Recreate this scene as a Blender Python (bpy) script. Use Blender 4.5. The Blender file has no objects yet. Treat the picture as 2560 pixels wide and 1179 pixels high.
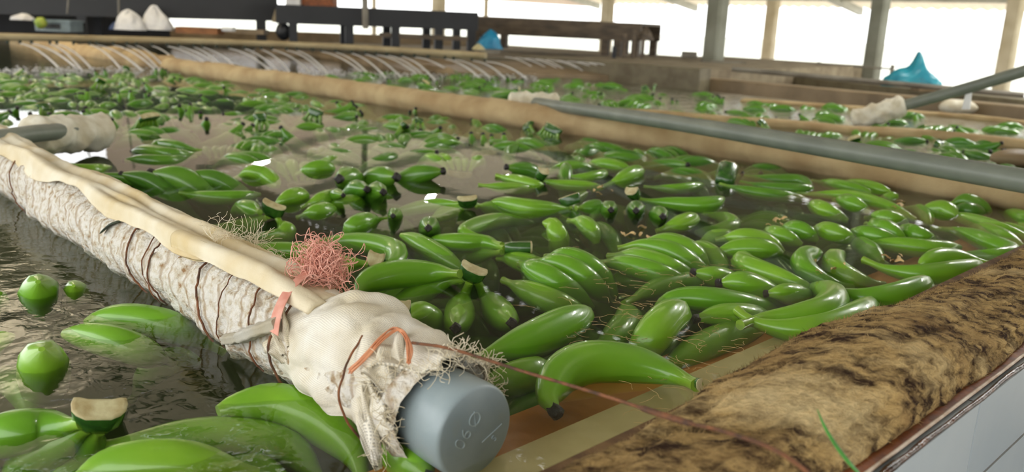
import bpy, math, random
import numpy as np
from mathutils import Vector, Matrix, noise

random.seed(7)
SC = bpy.context.scene
COL = SC.collection

# ------------------------------------------------------------------ camera
FPX, CAM_H = 2100.0, 0.43
PITCH, ROLL = math.radians(14.3), math.radians(2.4)
cF = np.array([0, math.cos(PITCH), -math.sin(PITCH)])
r0 = np.array([1.0, 0, 0]); u0 = np.array([0, math.sin(PITCH), math.cos(PITCH)])
cR = math.cos(ROLL) * r0 + math.sin(ROLL) * u0
cU = -math.sin(ROLL) * r0 + math.cos(ROLL) * u0
cC = np.array([0, 0, CAM_H])
E1 = np.array([.695, -.719, 0]); E2 = np.array([.719, .695, 0]); EZ = np.array([0, 0, 1.0])

def ray(px, py):
    return cF * FPX + cR * (px - 1280) - cU * (py - 589.5)
def P(px, py, z=0.0):
    """point of the horizontal plane at height z seen at a photo pixel"""
    d = ray(px, py)
    return cC + d * ((z - CAM_H) / d[2])
def D(px, py, dist):
    """point at a given horizontal distance seen at a photo pixel"""
    d = ray(px, py)
    return cC + d * (dist / math.hypot(d[0], d[1]))
def EF(a, b, z=0.0):
    return E1 * a + E2 * b + EZ * z

cam_d = bpy.data.cameras.new('camera')
cam = bpy.data.objects.new('camera', cam_d); COL.objects.link(cam)
cam_d.sensor_width = 36.0
cam_d.lens = 36.0 * FPX / 2560
cam_d.clip_start = 0.02; cam_d.clip_end = 500
cam.matrix_world = Matrix(((cR[0], cU[0], -cF[0], 0), (cR[1], cU[1], -cF[1], 0),
                           (cR[2], cU[2], -cF[2], CAM_H), (0, 0, 0, 1)))
cam_d.dof.use_dof = True
cam_d.dof.focus_distance = 1.15
cam_d.dof.aperture_fstop = 5.4
SC.camera = cam

# ------------------------------------------------------------------ world, lights, exposure
w = bpy.data.worlds.new('overcast_sky'); SC.world = w; w.use_nodes = True
wn = w.node_tree.nodes; wl = w.node_tree.links
bg = wn['Background']
tc = wn.new('ShaderNodeTexCoord'); sp = wn.new('ShaderNodeSeparateXYZ')
rp = wn.new('ShaderNodeValToRGB')
rp.color_ramp.elements[0].position = 0.45; rp.color_ramp.elements[0].color = (.55, .58, .52, 1)
rp.color_ramp.elements[1].position = 0.52; rp.color_ramp.elements[1].color = (1, 1, 1, 1)
mp = wn.new('ShaderNodeMath'); mp.operation = 'MULTIPLY_ADD'; mp.inputs[1].default_value = .5; mp.inputs[2].default_value = .5
wl.new(tc.outputs['Generated'], sp.inputs[0]); wl.new(sp.outputs['Z'], mp.inputs[0])
wl.new(mp.outputs[0], rp.inputs[0]); wl.new(rp.outputs[0], bg.inputs[0])
bg.inputs[1].default_value = 2.8

def area_light(name, loc, sx, sy, power, color=(1, 1, 1), aim=None):
    l = bpy.data.lights.new(name, 'AREA'); l.shape = 'RECTANGLE'; l.size = sx; l.size_y = sy
    l.energy = power; l.color = color
    o = bpy.data.objects.new(name, l); COL.objects.link(o); o.location = loc
    if aim is not None:
        o.rotation_euler = (Vector(aim) - Vector(loc)).to_track_quat('-Z', 'Y').to_euler()
    return o
# overhead fill lights added to brighten the tanks, then tube lamps under the roof
for x, y, p in ((-1.8, -.4, 330), (2.0, 1.6, 250), (-3.2, 3.0, 260), (.4, 4.6, 280), (3.6, 4.4, 260), (-5.0, 6.6, 380), (-.6, 6.0, 330), (6.8, 7.2, 330)):
    area_light('overhead_fill_light', (x, y, 3.1), .9, 1.5, p, (1, .99, .95))
for x, y in ((-.5, 1.3), (.9, .2), (-1.5, 15.2), (-5.4, 17.5)):
    area_light('tube_lamp', (x, y, 2.7), .12, 1.2, 40, (1, 1, .97))

SC.view_settings.view_transform = 'Standard'
SC.view_settings.look = 'None'
SC.view_settings.gamma = 1.0
SC.view_settings.use_curve_mapping = False
SC.view_settings.exposure = 0.35

# ------------------------------------------------------------------ helpers
def lin(r, g, b):
    f = lambda c: (c / 255 / 12.92) if c / 255 <= .04045 else ((c / 255 + .055) / 1.055) ** 2.4
    return (f(r), f(g), f(b), 1)

def mat(name, c1, c2=None, scale=20.0, rough=.5, bump=0.0, bscale=None, spec=.5, c3=None, stretch=(1, 1, 1),
        rnd=0.0, detail=6.0, lo=.35, hi=.65, coat=0.0, trans=None, bdist=.002, weave=0):
    m = bpy.data.materials.new(name); m.use_nodes = True
    n = m.node_tree.nodes; l = m.node_tree.links; b = n['Principled BSDF']
    b.inputs['Base Color'].default_value = c1
    b.inputs['Roughness'].default_value = rough
    b.inputs['Specular IOR Level'].default_value = spec
    b.inputs['Coat Weight'].default_value = coat
    b.inputs['Coat Roughness'].default_value = .08
    t = n.new('ShaderNodeTexCoord'); mpn = n.new('ShaderNodeMapping')
    mpn.inputs['Scale'].default_value = stretch
    l.new(t.outputs['Object'], mpn.inputs[0])
    if c2 is not None:
        nz = n.new('ShaderNodeTexNoise'); nz.inputs['Scale'].default_value = scale; nz.inputs['Detail'].default_value = detail
        l.new(mpn.outputs[0], nz.inputs['Vector'])
        cr = n.new('ShaderNodeValToRGB')
        cr.color_ramp.elements[0].position = lo; cr.color_ramp.elements[0].color = c1
        cr.color_ramp.elements[1].position = hi; cr.color_ramp.elements[1].color = c2
        if c3 is not None:
            e = cr.color_ramp.elements.new(min(.99, hi + .12)); e.color = c3
        l.new(nz.outputs['Fac'], cr.inputs[0])
        out = cr.outputs[0]
        if rnd:
            oi = n.new('ShaderNodeObjectInfo'); hs = n.new('ShaderNodeHueSaturation')
            ma = n.new('ShaderNodeMath'); ma.operation = 'MULTIPLY_ADD'
            ma.inputs[1].default_value = rnd; ma.inputs[2].default_value = 1 - rnd / 2
            l.new(oi.outputs['Random'], ma.inputs[0]); l.new(ma.outputs[0], hs.inputs['Value'])
            l.new(out, hs.inputs['Color']); out = hs.outputs[0]
        if weave:
            wm = n.new('ShaderNodeMapping'); wm.inputs['Rotation'].default_value = (0, 0, math.radians(44)); l.new(t.outputs['UV'], wm.inputs[0]); wm.inputs['Rotation'].default_value = (0, 0, 0)
            ws = []
            for ax in 'XY':
                wv = n.new('ShaderNodeTexWave'); wv.bands_direction = ax; wv.inputs['Scale'].default_value = weave; wv.inputs['Distortion'].default_value = 1.2; wv.inputs['Detail'].default_value = 1
                wv.inputs['Detail Scale'].default_value = .2
                l.new(wm.outputs[0], wv.inputs['Vector']); ws.append(wv.outputs['Fac'])
            mm = n.new('ShaderNodeMath'); mm.operation = 'MAXIMUM'; l.new(ws[0], mm.inputs[0]); l.new(ws[1], mm.inputs[1])
            mr = n.new('ShaderNodeMapRange'); mr.inputs[1].default_value = .25; mr.inputs[2].default_value = .75; mr.inputs[3].default_value = .62; mr.inputs[4].default_value = 1.06
            l.new(mm.outputs[0], mr.inputs[0])
            hv = n.new('ShaderNodeHueSaturation'); l.new(mr.outputs[0], hv.inputs['Value']); l.new(out, hv.inputs['Color']); out = hv.outputs[0]
        l.new(out, b.inputs['Base Color'])
    if bump:
        nb = n.new('ShaderNodeTexNoise'); nb.inputs['Scale'].default_value = bscale or scale * 4; nb.inputs['Detail'].default_value = 8
        l.new(mpn.outputs[0], nb.inputs['Vector'])
        bp = n.new('ShaderNodeBump'); bp.inputs['Strength'].default_value = bump; bp.inputs['Distance'].default_value = bdist
        l.new(nb.outputs['Fac'], bp.inputs['Height']); l.new(bp.outputs[0], b.inputs['Normal'])
    if trans:
        o = n['Material Output']; tr = n.new('ShaderNodeBsdfTranslucent'); tr.inputs[0].default_value = trans[1]
        mx = n.new('ShaderNodeMixShader'); mx.inputs[0].default_value = trans[0]
        l.new(b.outputs[0], mx.inputs[1]); l.new(tr.outputs[0], mx.inputs[2]); l.new(mx.outputs[0], o.inputs[0])
    return m

def mesh(name, v, f, m, parent=None, smooth=True, mi=None):
    me = bpy.data.meshes.new(name)
    me.from_pydata([tuple(float(c) for c in p) for p in v], [], f)
    for x in (m if isinstance(m, (list, tuple)) else [m]):
        me.materials.append(x)
    if mi is not None:
        me.polygons.foreach_set('material_index', mi)
    me.polygons.foreach_set('use_smooth', [smooth] * len(me.polygons))
    me.update()
    o = bpy.data.objects.new(name, me); COL.objects.link(o)
    if parent is not None:
        o.parent = parent
        o.matrix_parent_inverse = Matrix.Translation(-parent.location)
    return o

def tag(o, label=None, cat=None, group=None, kind=None):
    if label: o['label'] = label
    if cat: o['category'] = cat
    if group: o['group'] = group
    if kind: o['kind'] = kind
    return o

def empty(name, loc, label, cat, group=None):
    o = bpy.data.objects.new(name, None); COL.objects.link(o)
    o.location = tuple(float(c) for c in loc); o.empty_display_size = .02
    return tag(o, label, cat, group)

def catmull(pts, n):
    pts = np.array(pts, float)
    if len(pts) == 2:
        return pts[0] + (pts[1] - pts[0]) * np.linspace(0, 1, n)[:, None]
    q = np.vstack([2 * pts[0] - pts[1], pts, 2 * pts[-1] - pts[-2]])
    out = []
    for i in range(len(pts) - 1):
        p0, p1, p2, p3 = q[i:i + 4]
        for t in np.linspace(0, 1, 14, endpoint=False):
            out.append(.5 * ((2 * p1) + (-p0 + p2) * t + (2 * p0 - 5 * p1 + 4 * p2 - p3) * t * t + (-p0 + 3 * p1 - 3 * p2 + p3) * t ** 3))
    out.append(pts[-1]); out = np.array(out)
    d = np.concatenate([[0], np.cumsum(np.linalg.norm(np.diff(out, axis=0), axis=1))])
    s = np.linspace(0, d[-1], n)
    return np.stack([np.interp(s, d, out[:, k]) for k in range(3)], 1)

def tube(path, radii, ns=10, ridge=0.0, cap=True, ph=0.0, flat=1.0):
    path = np.array(path, float); N = len(path)
    radii = np.broadcast_to(np.array(radii, float), (N,))
    T = np.gradient(path, axis=0); T /= np.linalg.norm(T, axis=1)[:, None] + 1e-12
    up = EZ if abs(T[0][2]) < .9 else np.array([1.0, 0, 0])
    a = np.cross(T[0], up); a /= np.linalg.norm(a)
    v = []
    ang = np.arange(ns) / ns * 2 * math.pi
    for i in range(N):
        a = a - T[i] * (a @ T[i]); a /= np.linalg.norm(a); b = np.cross(T[i], a)
        rr = radii[i] * (1 + ridge * np.cos(5 * ang + ph))
        v.append(path[i] + np.outer(rr * np.cos(ang), a) + np.outer(rr * np.sin(ang) * flat, b))
    v = np.concatenate(v); f = []
    for i in range(N - 1):
        for k in range(ns):
            k2 = (k + 1) % ns
            f.append((i * ns + k, i * ns + k2, (i + 1) * ns + k2, (i + 1) * ns + k))
    if cap:
        q = len(v); v = np.concatenate([v, v[:ns], v[-ns:]])
        f.append(tuple(q + k for k in range(ns - 1, -1, -1))); f.append(tuple(q + ns + k for k in range(ns)))
    return list(v), f

def join(parts):
    V, F = [], []
    for v, f in parts:
        o = len(V); V += list(v); F += [tuple(i + o for i in q) for q in f]
    return V, F

def boxm(c, ax, ay, az, bev=0.0):
    """box from centre and three half axis vectors, with chamfered long edges when bev is set"""
    c, ax, ay, az = (np.array(x, float) for x in (c, ax, ay, az))
    if not bev:
        v = [c + sx * ax + sy * ay + sz * az for sx in (-1, 1) for sy in (-1, 1) for sz in (-1, 1)]
        return v, [(0, 1, 3, 2), (4, 6, 7, 5), (0, 4, 5, 1), (2, 3, 7, 6), (0, 2, 6, 4), (1, 5, 7, 3)]
    ly, lz = np.linalg.norm(ay), np.linalg.norm(az)
    by, bz = 1 - bev / ly, 1 - bev / lz
    ring = [(-by, -1), (by, -1), (1, -bz), (1, bz), (by, 1), (-by, 1), (-1, bz), (-1, -bz)]
    v = [c + s * ax + y * ay + z * az for s in (-1, 1) for y, z in ring]
    f = [(k, (k + 1) % 8, 8 + (k + 1) % 8, 8 + k) for k in range(8)] + [tuple(range(7, -1, -1)), tuple(range(8, 16))]
    return v, f

def run_box(p, q, wid, zt, zb, bev=0.006):
    """a long box from p to q (horizontal), its visible face along p-q, going back by wid"""
    p, q = np.array(p, float), np.array(q, float); p[2] = q[2] = 0
    d = (q - p); L = np.linalg.norm(d); d /= L
    n = np.array([-d[1], d[0], 0]);  n = n if n @ (p + q) > 0 else -n
    c = (p + q) / 2 + n * wid / 2 + EZ * (zt + zb) / 2
    return boxm(c, d * L / 2, n * wid / 2, EZ * (zt - zb) / 2, bev)

def quad_patch(fn, nu, nv):
    v = [fn(i / (nu - 1), j / (nv - 1)) for i in range(nu) for j in range(nv)]
    f = [(i * nv + j, (i + 1) * nv + j, (i + 1) * nv + j + 1, i * nv + j + 1) for i in range(nu - 1) for j in range(nv - 1)]
    return v, f

def set_uv(o, nu, nv, su, sv):
    n = nu * nv; co = np.array([(i // nv / (nu - 1) * su, i % nv / (nv - 1) * sv) for i in range(n)])
    idx = np.zeros(len(o.data.loops), np.int32); o.data.loops.foreach_get('vertex_index', idx)
    o.data.uv_layers.new(name='uv').data.foreach_set('uv', co[idx % n].astype(np.float32).ravel())
    return o

def nz(x, y, z=0.0):
    return noise.noise(Vector((x, y, z)))

def fbm(x, y, z=0.0, o=4):
    s, a = 0.0, 1.0
    for _ in range(o):
        s += a * nz(x, y, z); x *= 2.03; y *= 2.03; z *= 2.03; a *= .5
    return s

# ------------------------------------------------------------------ materials
M_conc = mat('stained_concrete', lin(150, 138, 112), lin(112, 98, 76), 6, .8, .4, 60)
M_conc_d = mat('olive_wet_concrete', lin(120, 112, 88), lin(92, 82, 60), 7, .55, .3, 50)
M_wall_tan = mat('tan_wet_wall', lin(146, 126, 96), lin(116, 98, 70), 5, .5, .3, 40)
M_floor = mat('wet_floor', lin(165, 160, 150), lin(130, 122, 108), 1.2, .25, .1, 20)
M_ground = mat('pale_ground', lin(205, 205, 195), lin(180, 182, 165), .6, .9)
M_tankfloor = mat('dark_tank_floor', lin(58, 54, 42), lin(44, 42, 32), 4, .9)
M_ledge = mat('submerged_beige_ledge', lin(214, 200, 150), lin(180, 164, 116), 9, .6, .3, 60, stretch=(1, 1, 1))
M_orange = mat('orange_sediment', lin(224, 150, 76), lin(196, 124, 58), 8, .8, .5, 70)
M_roof = mat('translucent_roof_sheet', lin(222, 208, 184), lin(205, 190, 164), 3, .6, trans=(.22, lin(240, 226, 200)))
M_roof_o = mat('opaque_roof_sheet', lin(160, 148, 128), lin(140, 128, 108), 3, .6, trans=(.02, lin(240, 226, 200)))
M_gable = mat('backlit_gable_sheet', lin(214, 196, 180), lin(200, 182, 164), 3, .6, trans=(.22, lin(236, 214, 194)))
M_roof_c = mat('clear_roof_sheet', lin(226, 222, 210), lin(214, 208, 192), 3, .6, trans=(.85, lin(244, 242, 232)))
M_roof_s = mat('dull_skylight_sheet', lin(214, 200, 176), lin(200, 184, 158), 3, .6, trans=(.2, lin(236, 220, 190)))
M_beam = mat('painted_steel_beam', lin(196, 198, 190), lin(170, 172, 164), 3, .5)
M_pillar = mat('grey_painted_pillar', lin(140, 142, 128), lin(116, 116, 100), 3, .7, .2, 20)
M_pillar_l = mat('cream_painted_pillar', lin(206, 196, 170), lin(184, 172, 142), 3, .7, .2, 20)
M_dark = mat('black_bench_panel', lin(34, 36, 40), lin(24, 26, 30), 3, .5)
M_bench_b = mat('brown_bench_board', lin(104, 90, 72), lin(70, 60, 48), 5, .6, stretch=(1, 1, 4))
M_steel = mat('dull_steel', lin(128, 122, 108), lin(96, 90, 78), 6, .45)
M_pvc = mat('grey_pvc_pipe', lin(120, 126, 114), lin(104, 110, 100), 10, .4, .1, 90)
M_pvc_cap = mat('blue_grey_pvc_cap', lin(150, 164, 167), lin(132, 148, 152), 14, .36, .15, 120, c3=lin(140, 148, 138))
M_ink = mat('moulded_letter_pvc', lin(172, 188, 190), lin(160, 176, 180), 30, .35)
M_black = mat('black_calyx', lin(20, 17, 15), lin(36, 30, 26), 300, .35, 1.0, 500)
M_cut = mat('cream_cut_stem', lin(206, 200, 156), lin(172, 156, 110), 60, .6, .4, 200)
M_crown = mat('dark_green_crown', lin(58, 104, 34), lin(38, 78, 26), 40, .25, .3, 90, coat=.5)
M_fleece = mat('white_wrap_fleece', lin(218, 214, 203), lin(198, 188, 166), 95, .9, .9, 260, c3=lin(146, 112, 74), lo=.44, hi=.60, bdist=.004, detail=9)
M_muslin = mat('cream_muslin', lin(226, 218, 194), lin(204, 184, 138), 8, .85, .6, 420, bdist=.001, c3=lin(222, 214, 190))
M_gauze = mat('white_gauze', lin(230, 227, 215), lin(208, 197, 168), 12, .9, .6, 520, bdist=.0015, weave=50)
M_sep = mat('tan_cloth_roll', lin(186, 164, 122), lin(160, 134, 94), 7, .85, .5, 160)
M_ragwrap = mat('white_rag', lin(222, 218, 200), lin(190, 180, 152), 18, .9, .6, 120)
M_rope = mat('rusty_twine', lin(134, 84, 50), lin(74, 52, 38), 60, .8, .8, 300)
M_pink = mat('pink_nylon_thread', lin(236, 184, 166), lin(222, 156, 136), 60, .6)
M_orange_t = mat('orange_nylon_thread', lin(214, 150, 108), lin(190, 116, 76), 60, .6)
M_thread = mat('loose_cotton_thread', lin(236, 228, 204), lin(218, 204, 170), 60, .8)
M_leaf = mat('green_leaf_blade', lin(76, 150, 58), lin(60, 120, 44), 40, .4)
M_darkleaf = mat('dark_green_scrap', lin(44, 56, 32), lin(30, 40, 24), 40, .5)
M_teal = mat('teal_plastic', lin(40, 150, 166), lin(28, 120, 140), 9, .35)
M_blue = mat('blue_plastic', lin(30, 140, 180), lin(24, 110, 150), 9, .35)
M_white = mat('white_plastic', lin(222, 222, 220), lin(200, 200, 200), 9, .5)
M_crate = mat('blue_grey_crate', lin(120, 136, 140), lin(96, 110, 116), 9, .5)
M_yg = mat('yellow_green_ball', lin(160, 166, 60), lin(110, 150, 60), 9, .5)
M_petal_glint = mat('dry_petal_and_glint', lin(224, 196, 140), lin(200, 164, 110), 60, .6)
M_tile = mat('pale_blue_tile', lin(186, 196, 200), lin(176, 188, 194), 5, .18, rnd=.04)
M_grout = mat('brown_grout', lin(120, 92, 56), lin(84, 60, 34), 40, .9)
M_rim = mat('rotten_brown_rim', lin(92, 52, 26), lin(40, 26, 18), 40, .15, .8, 140)
M_rimtop = mat('rusty_wall_top', lin(150, 84, 36), lin(100, 54, 26), 50, .6, .6, 140)
M_rimline = mat('white_tile_edge', lin(214, 200, 182), lin(170, 140, 110), 40, .5)

def banana_mat(name, a, b, c):
    m = bpy.data.materials.new(name); m.use_nodes = True
    n = m.node_tree.nodes; l = m.node_tree.links; p = n['Principled BSDF']
    oi = n.new('ShaderNodeObjectInfo')
    t = n.new('ShaderNodeTexCoord')
    z = n.new('ShaderNodeTexNoise'); z.inputs['Scale'].default_value = 14; z.inputs['Detail'].default_value = 3
    l.new(t.outputs['Object'], z.inputs['Vector'])
    m1 = n.new('ShaderNodeMix'); m1.data_type = 'RGBA'; m1.inputs[6].default_value = a; m1.inputs[7].default_value = b
    l.new(oi.outputs['Random'], m1.inputs[0])
    m2 = n.new('ShaderNodeMix'); m2.data_type = 'RGBA'; m2.inputs[7].default_value = c
    r = n.new('ShaderNodeMapRange'); r.inputs[1].default_value = .35; r.inputs[2].default_value = .75; r.inputs[4].default_value = .55
    l.new(z.outputs['Fac'], r.inputs[0]); l.new(r.outputs[0], m2.inputs[0]); l.new(m1.outputs[2], m2.inputs[6])
    at = n.new('ShaderNodeAttribute'); at.attribute_name = 'neck'
    m3 = n.new('ShaderNodeMix'); m3.data_type = 'RGBA'; m3.inputs[7].default_value = lin(150, 176, 66)
    mm = n.new('ShaderNodeMath'); mm.operation = 'MULTIPLY'; mm.inputs[1].default_value = .55
    l.new(at.outputs['Fac'], mm.inputs[0]); l.new(mm.outputs[0], m3.inputs[0]); l.new(m2.outputs[2], m3.inputs[6])
    l.new(m3.outputs[2], p.inputs['Base Color'])
    p.inputs['Roughness'].default_value = .3
    p.inputs['Specular IOR Level'].default_value = .5
    p.inputs['Coat Weight'].default_value = .4; p.inputs['Coat Roughness'].default_value = .03
    z2 = n.new('ShaderNodeTexNoise'); z2.inputs['Scale'].default_value = 180; z2.inputs['Detail'].default_value = 3
    l.new(t.outputs['Object'], z2.inputs['Vector'])
    bp = n.new('ShaderNodeBump'); bp.inputs['Strength'].default_value = .12; bp.inputs['Distance'].default_value = .001
    l.new(z2.outputs['Fac'], bp.inputs['Height']); l.new(bp.outputs[0], p.inputs['Normal'])
    return m
M_ban = banana_mat('green_banana_skin', lin(104, 164, 34), lin(132, 182, 46), lin(90, 148, 30))
M_ban_d = banana_mat('deep_green_banana_skin', lin(70, 128, 30), lin(98, 150, 36), lin(56, 106, 26))

def add_rings(m, period):  # brown stain rings that also paint in crease shade lost in diffuse light
    n = m.node_tree.nodes; l = m.node_tree.links; p = n['Principled BSDF']; src = p.inputs['Base Color'].links[0].from_socket
    t = n.new('ShaderNodeTexCoord'); d = n.new('ShaderNodeVectorMath'); d.operation = 'DOT_PRODUCT'; d.inputs[1].default_value = tuple(E1 + EZ * .35)
    l.new(t.outputs['Object'], d.inputs[0]); z = n.new('ShaderNodeTexNoise'); z.inputs['Scale'].default_value = 11; l.new(t.outputs['Object'], z.inputs['Vector'])
    ma = n.new('ShaderNodeMath'); ma.operation = 'MULTIPLY_ADD'; ma.inputs[1].default_value = .05; l.new(z.outputs['Fac'], ma.inputs[0]); l.new(d.outputs['Value'], ma.inputs[2])
    c = n.new('ShaderNodeCombineXYZ'); l.new(ma.outputs[0], c.inputs[0])
    wv = n.new('ShaderNodeTexWave'); wv.inputs['Scale'].default_value = .314 / period; wv.inputs['Distortion'].default_value = .8; wv.inputs['Detail'].default_value = 3; l.new(c.outputs[0], wv.inputs['Vector'])
    r = n.new('ShaderNodeMapRange'); r.inputs[1].default_value = 0; r.inputs[2].default_value = .16; r.inputs[3].default_value = .6; r.inputs[4].default_value = 0
    l.new(wv.outputs['Fac'], r.inputs[0])
    mx = n.new('ShaderNodeMix'); mx.data_type = 'RGBA'; mx.inputs[7].default_value = lin(150, 122, 84)
    l.new(r.outputs[0], mx.inputs[0]); l.new(src, mx.inputs[6]); l.new(mx.outputs[2], p.inputs['Base Color'])
add_rings(M_fleece, .034)

# foam bolster: tan with mould
def foam_mat():
    m = bpy.data.materials.new('mouldy_tan_foam'); m.use_nodes = True
    n = m.node_tree.nodes; l = m.node_tree.links; p = n['Principled BSDF']
    t = n.new('ShaderNodeTexCoord'); mp_ = n.new('ShaderNodeMapping')
    l.new(t.outputs['Object'], mp_.inputs[0]); mp_.inputs['Rotation'].default_value = (0, 0, math.radians(-44)); mp_.inputs['Scale'].default_value = (.55, 1.3, 1)
    def nzn(s, d):
        k = n.new('ShaderNodeTexNoise'); k.inputs['Scale'].default_value = s; k.inputs['Detail'].default_value = d
        k.inputs['Roughness'].default_value = .65
        l.new(mp_.outputs[0], k.inputs['Vector']); return k
    a = nzn(8, 8); b = nzn(46, 14); c = nzn(240, 5)
    def ramp(src, *els):
        r = n.new('ShaderNodeValToRGB'); l.new(src, r.inputs[0])
        r.color_ramp.elements[0].position, r.color_ramp.elements[0].color = els[0]
        r.color_ramp.elements[1].position, r.color_ramp.elements[1].color = els[-1]
        for pos, col in els[1:-1]:
            r.color_ramp.elements.new(pos).color = col
        return r.outputs[0]
    base = ramp(a.outputs['Fac'], (.32, lin(150, 120, 76)), (.5, lin(196, 166, 110)), (.7, lin(220, 198, 148)))
    dark = ramp(b.outputs['Fac'], (.44, (0, 0, 0, 1)), (.60, (1, 1, 1, 1)))
    zone = ramp(a.outputs['Fac'], (.50, (1, 1, 1, 1)), (.66, (.2, .2, .2, 1)))
    mu = n.new('ShaderNodeMath'); mu.operation = 'MULTIPLY'; l.new(dark, mu.inputs[0]); l.new(zone, mu.inputs[1])
    m1 = n.new('ShaderNodeMix'); m1.data_type = 'RGBA'; m1.inputs[7].default_value = lin(54, 34, 20)
    l.new(mu.outputs[0], m1.inputs[0]); l.new(base, m1.inputs[6])
    hs = n.new('ShaderNodeMapRange'); hs.inputs[1].default_value = .3; hs.inputs[2].default_value = .7; hs.inputs[3].default_value = .72; hs.inputs[4].default_value = 1.18
    l.new(c.outputs['Fac'], hs.inputs[0])
    hv = n.new('ShaderNodeHueSaturation'); l.new(hs.outputs[0], hv.inputs['Value']); l.new(m1.outputs[2], hv.inputs['Color'])
    l.new(hv.outputs[0], p.inputs['Base Color']); p.inputs['Roughness'].default_value = .95; p.inputs['Specular IOR Level'].default_value = .2
    bp = n.new('ShaderNodeBump'); bp.inputs['Strength'].default_value = 1; bp.inputs['Distance'].default_value = .004
    ad = n.new('ShaderNodeMath'); l.new(b.outputs['Fac'], ad.inputs[0]); l.new(c.outputs['Fac'], ad.inputs[1])
    l.new(ad.outputs[0], bp.inputs['Height']); l.new(bp.outputs[0], p.inputs['Normal'])
    return m
M_foam = foam_mat()

# water: clear rippled surface over murky water
def water_mat():
    m = bpy.data.materials.new('murky_tank_water'); m.use_nodes = True
    n = m.node_tree.nodes; l = m.node_tree.links
    n.remove(n['Principled BSDF']); out = n['Material Output']
    tr = n.new('ShaderNodeBsdfTransparent'); tr.inputs[0].default_value = (.97, .98, .96, 1)
    gl = n.new('ShaderNodeBsdfGlossy'); gl.inputs['Roughness'].default_value = .01
    fr = n.new('ShaderNodeFresnel')
    # same reflectance from either side of the surface (no total reflection, as rays pass straight on)
    gb = n.new('ShaderNodeNewGeometry'); ir = n.new('ShaderNodeMapRange')
    ir.inputs[3].default_value = 1.33; ir.inputs[4].default_value = 1 / 1.33
    l.new(gb.outputs['Backfacing'], ir.inputs[0]); l.new(ir.outputs[0], fr.inputs['IOR'])
    mx = n.new('ShaderNodeMixShader')
    t = n.new('ShaderNodeTexCoord')
    z1 = n.new('ShaderNodeTexNoise'); z1.inputs['Scale'].default_value = 9; z1.inputs['Detail'].default_value = 2
    z2 = n.new('ShaderNodeTexNoise'); z2.inputs['Scale'].default_value = 42; z2.inputs['Detail'].default_value = 2; z2.inputs['Distortion'].default_value = .6
    for q in (z1, z2): l.new(t.outputs['Object'], q.inputs['Vector'])
    ad = n.new('ShaderNodeMath'); ad.operation = 'MULTIPLY_ADD'; ad.inputs[1].default_value = .22
    l.new(z2.outputs['Fac'], ad.inputs[0]); l.new(z1.outputs['Fac'], ad.inputs[2])
    bp = n.new('ShaderNodeBump'); bp.inputs['Distance'].default_value = .012
    # livelier water under the jets, in the back lanes and in the lane in front
    def along(e):
        d = n.new('ShaderNodeVectorMath'); d.operation = 'DOT_PRODUCT'; d.inputs[1].default_value = e; l.new(t.outputs['Object'], d.inputs[0]); return d.outputs['Value']
    def rng(src, a, b, c, d_):
        r = n.new('ShaderNodeMapRange'); r.inputs[1].default_value = a; r.inputs[2].default_value = b; r.inputs[3].default_value = c; r.inputs[4].default_value = d_
        l.new(src, r.inputs[0]); return r.outputs[0]
    def add(a, b):
        q = n.new('ShaderNodeMath'); l.new(a, q.inputs[0]); l.new(b, q.inputs[1]); return q.outputs[0]
    a_, b_ = along(tuple(E1)), along(tuple(E2))
    st = add(add(rng(b_, 2.55, 2.8, .014, .55), rng(a_, -5.2, -6.0, 0, .3)), rng(b_, .6, .45, 0, .26))
    l.new(st, bp.inputs['Strength'])
    l.new(ad.outputs[0], bp.inputs['Height'])
    l.new(bp.outputs[0], gl.inputs['Normal']); l.new(bp.outputs[0], fr.inputs['Normal'])
    l.new(fr.outputs[0], mx.inputs[0]); l.new(tr.outputs[0], mx.inputs[1]); l.new(gl.outputs[0], mx.inputs[2])
    l.new(mx.outputs[0], out.inputs['Surface'])
    va = n.new('ShaderNodeVolumeAbsorption'); va.inputs['Color'].default_value = (.55, .62, .30, 1); va.inputs['Density'].default_value = 5.2
    vs = n.new('ShaderNodeVolumeScatter'); vs.inputs['Color'].default_value = (.56, .64, .32, 1); vs.inputs['Density'].default_value = .9; vs.inputs['Anisotropy'].default_value = .2
    av = n.new('ShaderNodeAddShader'); l.new(va.outputs[0], av.inputs[0]); l.new(vs.outputs[0], av.inputs[1])
    l.new(av.outputs[0], out.inputs['Volume'])
    return m
M_water = water_mat()
M_jet = mat('falling_water', lin(235, 235, 232), None, rough=.1, trans=(.5, (.9, .9, .9, 1)))

# ================================================================== THE SETTING
def struct(name, vf, m, parent=None, smooth=False):
    o = mesh(name, vf[0], vf[1], m, parent, smooth)
    if parent is None: o['kind'] = 'structure'
    return o

FLOOR_Z = -.78
struct('ground', boxm((0, 0, FLOOR_Z - .12), (160, 0, 0), (0, 160, 0), (0, 0, .05)), M_ground)
struct('floor', boxm(EF(-3, 7, FLOOR_Z - .02), E1 * 20, E2 * 16, EZ * .02), M_floor)

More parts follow.
